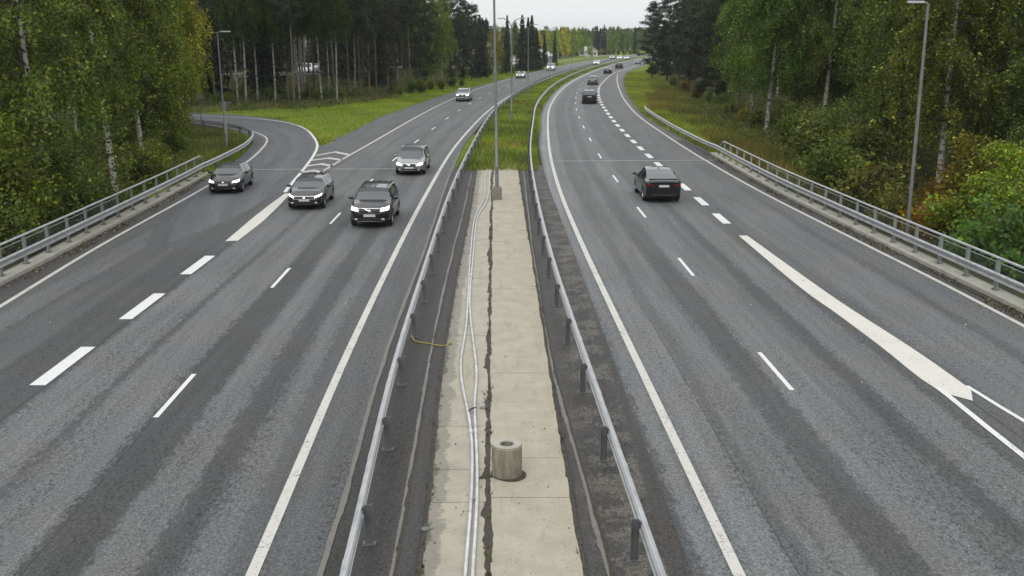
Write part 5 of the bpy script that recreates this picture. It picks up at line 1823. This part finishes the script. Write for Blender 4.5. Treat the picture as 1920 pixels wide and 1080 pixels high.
    # mirrors
    for s in (-1, 1):
        mb = MB()
        cx, cy, cz = s * (Wh + .10), cowl - .42, zbelt + .07
        for (sx, sy, sz, oy) in ((.10, .05, .07, .045), (.12, .085, .085, 0), (.10, .05, .07, -.05)): pass
        prof = [(0, -.09), (.05, -.085), (.085, -.04), (.09, .02), (.06, .075), (0, .09)]
        Vm, Fm = [], []
        for (rx, yy) in prof:
            for k in range(10):
                w_ = 2 * math.pi * k / 10
                Vm.append((cx + math.cos(w_) * rx * 1.25, cy - yy * .9, cz + math.sin(w_) * rx * .85))
        for i in range(len(prof) - 1):
            for k in range(10): Fm.append((i * 10 + k, i * 10 + (k + 1) % 10, (i + 1) * 10 + (k + 1) % 10, (i + 1) * 10 + k))
        mb.add(Vm, Fm, 0)
        mb.box((s * (Wh + .0), cy, cz - .05), (.16, .05, .03), 1)
        out.append(('mirror', mb.me('mirror', [M[spec.get('mirror', spec['paint'])], M['trim']], True, 50), []))
    # wheels
    mb = MB(); wd = .11
    prof = [(Rw - .10, -wd), (Rw - .03, -wd), (Rw - .005, -wd + .03), (Rw, 0), (Rw - .005, wd - .03), (Rw - .03, wd), (Rw - .10, wd), (Rw - .10, -wd)]
    mb.lathe(prof, 28)
    tyre = mb.me('wheel', M['tyre'], True, 40)
    mb = MB()
    mb.lathe([(Rw - .095, .02), (Rw - .095, .09), (Rw - .12, .085), (Rw - .13, .03), (.0, .03)], 28)
    mb.lathe([(.0, .085), (.055, .083), (.06, .03)], 12)
    for k in range(5):
        w_ = 2 * math.pi * k / 5
        mb.box((math.cos(w_) * (Rw - .12) * .55, math.sin(w_) * (Rw - .12) * .55, .062), (Rw - .14, .055, .035), 0, Matrix.Rotation(w_, 3, 'Z'))
    rim = mb.me('rim', M['rim'], True, 40)
    wheels = [(s, yw) for yw in (yf, yr) for s in (1, -1)]
    # optional roof rails / spoiler
    if spec.get('rails'):
        for s in (-1, 1):
            mb = MB()
            xr = s * (Wh * wr - .09)
            pr_ = [(xr, rhd + .12, top(rhd + .12) - .01), (xr, rhd + .2, top(rhd + .2) + .045), (xr, 0, Hh + .035), (xr, hdr - .25, top(hdr - .25) + .04), (xr, hdr - .1, top(hdr - .1) - .01)]
            mb.tube(pr_, .018, 6)
            out.append(('roof_rail', mb.me('roof_rail', M['chrome'] if spec.get('rails') == 'chrome' else M['trim'], True, 50), []))
    if spec.get('spoiler'):
        mb = MB()
        mb.box((0, rbase + .02, zd + .012), (Wh * 1.5, .16, .025)); out.append(('spoiler', mb.me('spoiler', M['trim']), []))
    mb = MB(); mb.add([(-.02, rhd + .25, Hh - .03), (.02, rhd + .25, Hh - .03), (0, rhd + .12, Hh + .06), (0, rhd + .25, Hh - .03)], [(0, 1, 2)])
    mb.box((0, rhd + .2, Hh - .0), (.03, .12, .05)); out.append(('aerial', mb.me('aerial', M['trim']), []))
    return out, tyre, rim, wheels, Rw, Wh


def P_face(headq, grille, lower, lights='lamp_on', bar=None, logo=None, tailq=None, plate_z=.0, rear_plate=None, fog=True, chrome=False):
    def f(W, zb, zh, zd):
        o = []
        if chrome:
            g = [(grille[0][0] - .02, grille[0][1] - .02), (grille[1][0] + .02, grille[1][1] - .02), (grille[2][0] + .02, grille[2][1] + .025), (grille[3][0] - .02, grille[3][1] + .025)]
            o.append(('grille_surround', g, 'front', 'chrome', {'off': .008}))
        o.append(('grille', grille, 'front', 'trim', {'off': .013}))
        o.append(('lower_intake', lower, 'front', 'trim', {'off': .012}))
        o.append(('headlight', headq, 'front', lights, {'off': .018, 'mirror': True}))
        zp = plate_z or (grille[0][1] - .07)
        o.append(('number_plate', [(-.26, zp - .055), (.26, zp - .055), (.26, zp + .055), (-.26, zp + .055)], 'front', 'plate', {'off': .026, 'nv': 1}))
        if logo == 'slash':
            gz0, gz1 = grille[0][1], grille[2][1]
            o.append(('emblem_bar', [(-.27, gz0), (-.22, gz0), (.27, gz1), (.22, gz1)], 'front', 'chrome', {'off': .022}))
            zc = (gz0 + gz1) / 2
            o.append(('emblem', [(-.05, zc - .04), (.05, zc - .04), (.05, zc + .04), (-.05, zc + .04)], 'front', 'chrome', {'off': .03}))
        elif logo:
            zc = grille[2][1] - .05
            o.append(('emblem', [(-.045, zc - .03), (.045, zc - .03), (.045, zc + .03), (-.045, zc + .03)], 'front', 'chrome', {'off': .03}))
        if bar: o.append(('bumper_trim', bar, 'front', 'chrome', {'off': .02, 'nv': 1}))
        if fog:
            z = lower[2][1]
            o.append(('fog_light', [(W * .58, z - .08), (W * .72, z - .08), (W * .70, z - .01), (W * .58, z - .01)], 'front', 'lamp_off', {'off': .016, 'mirror': True}))
        tq = tailq or [(W * .5, zd - .32), (W * .80, zd - .32), (W * .76, zd - .17), (W * .46, zd - .20)]
        o.append(('tail_light', tq, 'rear', 'tail', {'off': .016, 'mirror': True}))
        rz = rear_plate or zd - .30
        o.append(('number_plate', [(-.26, rz - .055), (.26, rz - .055), (.26, rz + .055), (-.26, rz + .055)], 'rear', 'plate', {'off': .03, 'nv': 1}))
        o.append(('rear_bumper_trim', [(-W * .62, zb + .18), (W * .62, zb + .18), (W * .66, zb + .30), (-W * .66, zb + .30)], 'rear', 'trim', {'off': .014}))
        return o
    return f


SPEC = {
    'sedan': dict(L=4.46, W=1.80, H=1.43, wb=2.64, cowl=1.12, hdr=.36, rhd=-1.0, rbase=-1.72, hood=.74, cz=.96, belt=.93, deck=1.03, ga=.80, gc=-1.42, bp=-.22, paint='p_black', wr=.70,
                  patches=P_face([(.47, .60), (.80, .62), (.80, .74), (.50, .67)], [(-.36, .40), (.36, .40), (.44, .66), (-.44, .66)], [(-.70, .25), (.70, .25), (.72, .36), (-.72, .36)], logo='ring', plate_z=.50)),
    'hatch': dict(L=4.34, W=1.80, H=1.43, wb=2.66, cowl=1.12, hdr=.34, rhd=-1.55, rbase=-2.02, hood=.76, cz=.98, belt=.94, deck=1.02, ga=.78, gc=-1.75, bp=-.25, paint='p_dark', wr=.71,
                  patches=P_face([(.52, .60), (.80, .68), (.80, .76), (.50, .66)], [(-.50, .55), (.50, .55), (.50, .66), (-.50, .66)], [(-.60, .26), (.60, .26), (.66, .42), (-.66, .42)], logo='ring', plate_z=.49, chrome=True)),
    'suv': dict(L=4.44, W=1.86, H=1.64, wb=2.70, cowl=1.18, hdr=.42, rhd=-1.65, rbase=-2.06, hood=.95, cz=1.13, belt=1.08, deck=1.16, ga=.86, gc=-1.6, bp=-.2, clear=.22, rw=.36, paint='p_black', wr=.74, rails=True,
                patches=P_face([(.50, .76), (.83, .79), (.83, .93), (.52, .88)], [(-.46, .66), (.46, .66), (.48, .86), (-.48, .86)], [(-.66, .36), (.66, .36), (.70, .46), (-.70, .46)], logo='slash', plate_z=.57, chrome=True, bar=[(-.55, .30), (.55, .30), (.56, .33), (-.56, .33)])),
    'estate': dict(L=4.83, W=1.86, H=1.56, wb=2.80, cowl=1.18, hdr=.42, rhd=-1.95, rbase=-2.30, hood=.80, cz=1.0, belt=.97, deck=1.06, ga=.84, gc=-1.95, bp=-.25, clear=.21, rw=.345, paint='p_grey', wr=.77, rails='chrome',
                   patches=P_face([(.46, .60), (.80, .64), (.80, .78), (.50, .72)], [(-.38, .52), (.38, .52), (.40, .70), (-.40, .70)], [(-.80, .28), (.80, .28), (.84, .50), (-.84, .50)], logo='slash', plate_z=.47, chrome=True, bar=[(-.6, .30), (.6, .30), (.62, .335), (-.62, .335)], mirror_='trim') if False else
                   P_face([(.46, .60), (.80, .64), (.80, .78), (.50, .72)], [(-.38, .54), (.38, .54), (.40, .70), (-.40, .70)], [(-.70, .28), (.70, .28), (.74, .42), (-.74, .42)], logo='slash', plate_z=.47, chrome=True, bar=[(-.6, .30), (.6, .30), (.62, .335), (-.62, .335)])),
    'coupe_suv': dict(L=4.75, W=1.92, H=1.57, wb=2.89, cowl=1.45, hdr=.45, rhd=-.62, rbase=-1.98, hood=.80, cz=1.02, belt=1.02, deck=1.16, ga=.98, gc=-1.62, bp=-.12, clear=.17, rw=.36, paint='p_black', wr=.67, spoiler=True,
                      patches=P_face([(.55, .62), (.84, .68), (.82, .76), (.56, .68)], [(-.4, .36), (.4, .36), (.4, .42), (-.4, .42)], [(-.6, .24), (.6, .24), (.62, .34), (-.62, .34)], plate_z=.5, tailq=[(.52, .84), (.86, .88), (.80, .99), (.50, .92)], rear_plate=.86)),
    'tall_suv': dict(L=4.6, W=1.88, H=1.70, wb=2.68, cowl=1.15, hdr=.45, rhd=-1.75, rbase=-2.12, hood=.98, cz=1.15, belt=1.10, deck=1.2, ga=.86, gc=-1.7, bp=-.2, clear=.22, rw=.36, paint='p_dark', wr=.80, rails=True,
                     patches=P_face([(.48, .78), (.82, .80), (.82, .94), (.50, .90)], [(-.45, .62), (.45, .62), (.47, .88), (-.47, .88)], [(-.66, .36), (.66, .36), (.70, .48), (-.70, .48)], logo='ring', plate_z=.55, chrome=True)),
    'van': dict(L=4.9, W=1.92, H=1.92, wb=3.0, cowl=1.65, hdr=1.0, rhd=-2.2, rbase=-2.36, hood=1.0, cz=1.2, belt=1.12, deck=1.3, ga=1.3, gc=-1.9, bp=.4, clear=.2, rw=.33, paint='p_white', wr=.86,
                patches=P_face([(.50, .76), (.82, .78), (.82, .94), (.54, .90)], [(-.4, .62), (.4, .62), (.42, .84), (-.42, .84)], [(-.66, .34), (.66, .34), (.70, .46), (-.70, .46)], plate_z=.52)),
}
CARS = {k: make_car(v) for k, v in SPEC.items()}
M_OF = {'p_black', 'p_dark', 'p_silver', 'p_grey', 'p_white'}


def put_car(kind, px_, py_, tangent, face, label, name='car', pnt=None, lights=None, z=0.0, pos=None, group='cars driving on the road'):
    parts, tyre, rim, wheels, Rw, Wh = CARS[kind]
    sp = SPEC[kind]
    x, y = pos if pos else G(px_, py_)
    a = math.atan(tangent)
    hd = np.array([math.sin(a), math.cos(a)])               # away from camera
    k = sp['wb'] / 2 + .25
    cpos = np.array([x, y]) + hd * k                        # px/py mark the end nearest the camera
    rz = -a if face == 'away' else -a + math.pi
    root = tag(empty(name, (cpos[0], cpos[1], z + .013), rz), label, 'van' if kind == 'van' else 'car', group)
    pm = M[pnt] if pnt else None
    for nm, me, _ in parts:
        o = link(nm, me, root)
        if pm and nm in ('body', 'door_handle', 'mirror'):
            o.material_slots[0].link = 'OBJECT'; o.material_slots[0].material = pm
        if lights and nm == 'headlight':
            o.material_slots[0].link = 'OBJECT'; o.material_slots[0].material = M[lights]
    for s, yw in wheels:
        w = bpy.data.objects.new('wheel', tyre); COL.objects.link(w); w.parent = root
        w.location = (s * (Wh - .115), yw, Rw); w.rotation_euler = (0, math.pi / 2 * s, 0)
        link('rim', rim, w)
    return root


EL = Curve([(30.8, -16.16), (40.5, -16.8), (55.1, -17.3), (67.6, -17.97)])
put_car('sedan', 424, 361, -.06, 'toward', 'black car in the slip road lane beside the left railing')
put_car('hatch', 575, 391, -.02, 'toward', 'dark car beside the painted wedge with angular lit headlights')
put_car('suv', 697, 424, 0.0, 'toward', 'black sport utility car in the fast lane, nearest to the camera')
put_car('estate', 770, 326.5, .01, 'toward', 'silver estate car with roof rails right behind the black one')
put_car('tall_suv', 868, 190, LR.tan(125), 'toward', 'silver off-road car with dark grille left of the nearest lamp post', pnt='p_silver')
put_car('hatch', 975, 147, LR.tan(185), 'toward', 'pale small car between the second and third lamp posts', pnt='p_silver')
put_car('van', 1032, 132.5, LR.tan(255), 'toward', 'white van beside the fourth lamp post', name='van')
put_car('hatch', 1118, 122, LR.tan(318), 'toward', 'white hatchback approaching the bend before the seventh lamp post', pnt='p_white')
put_car('sedan', 1147, 110.5, LR.tan(410), 'toward', 'leftmost of the three pale cars on the far bend', pnt='p_silver')
put_car('hatch', 1161, 111.5, LR.tan(420), 'toward', 'middle of the three pale cars on the far bend', pnt='p_white')
put_car('sedan', 1174, 112, LR.tan(430), 'toward', 'rightmost of the three pale cars on the far bend', pnt='p_white')
put_car('coupe_suv', 1240, 377, -.02, 'away', 'black sloping-back car driving away on the right carriageway, nearest there')
put_car('tall_suv', 1105, 194.5, RD.tan(128), 'away', 'dark sport utility car driving away with a bright rear window')
put_car('estate', 1111, 159, RD.tan(175), 'away', 'grey car ahead of the dark sport utility car', pnt='p_grey')
put_car('hatch', 1139, 138.7, RD.tan(238), 'away', 'dark small car ahead of the grey one where the lane ends')
put_car('tall_suv', 1160, 129, RD.tan(285), 'away', 'dark car farthest ahead on the right carriageway in the open', pnt='p_black')
put_car('hatch', 1196, 121, RD.tan(335), 'away', 'silver car half hidden by the hanging pine branch', pnt='p_silver')
put_car('van', 0, 0, -1.2, 'away', 'white van on the side road between the pine trunks', name='van', z=1.46, pos=(-38.5, 201), group=None)
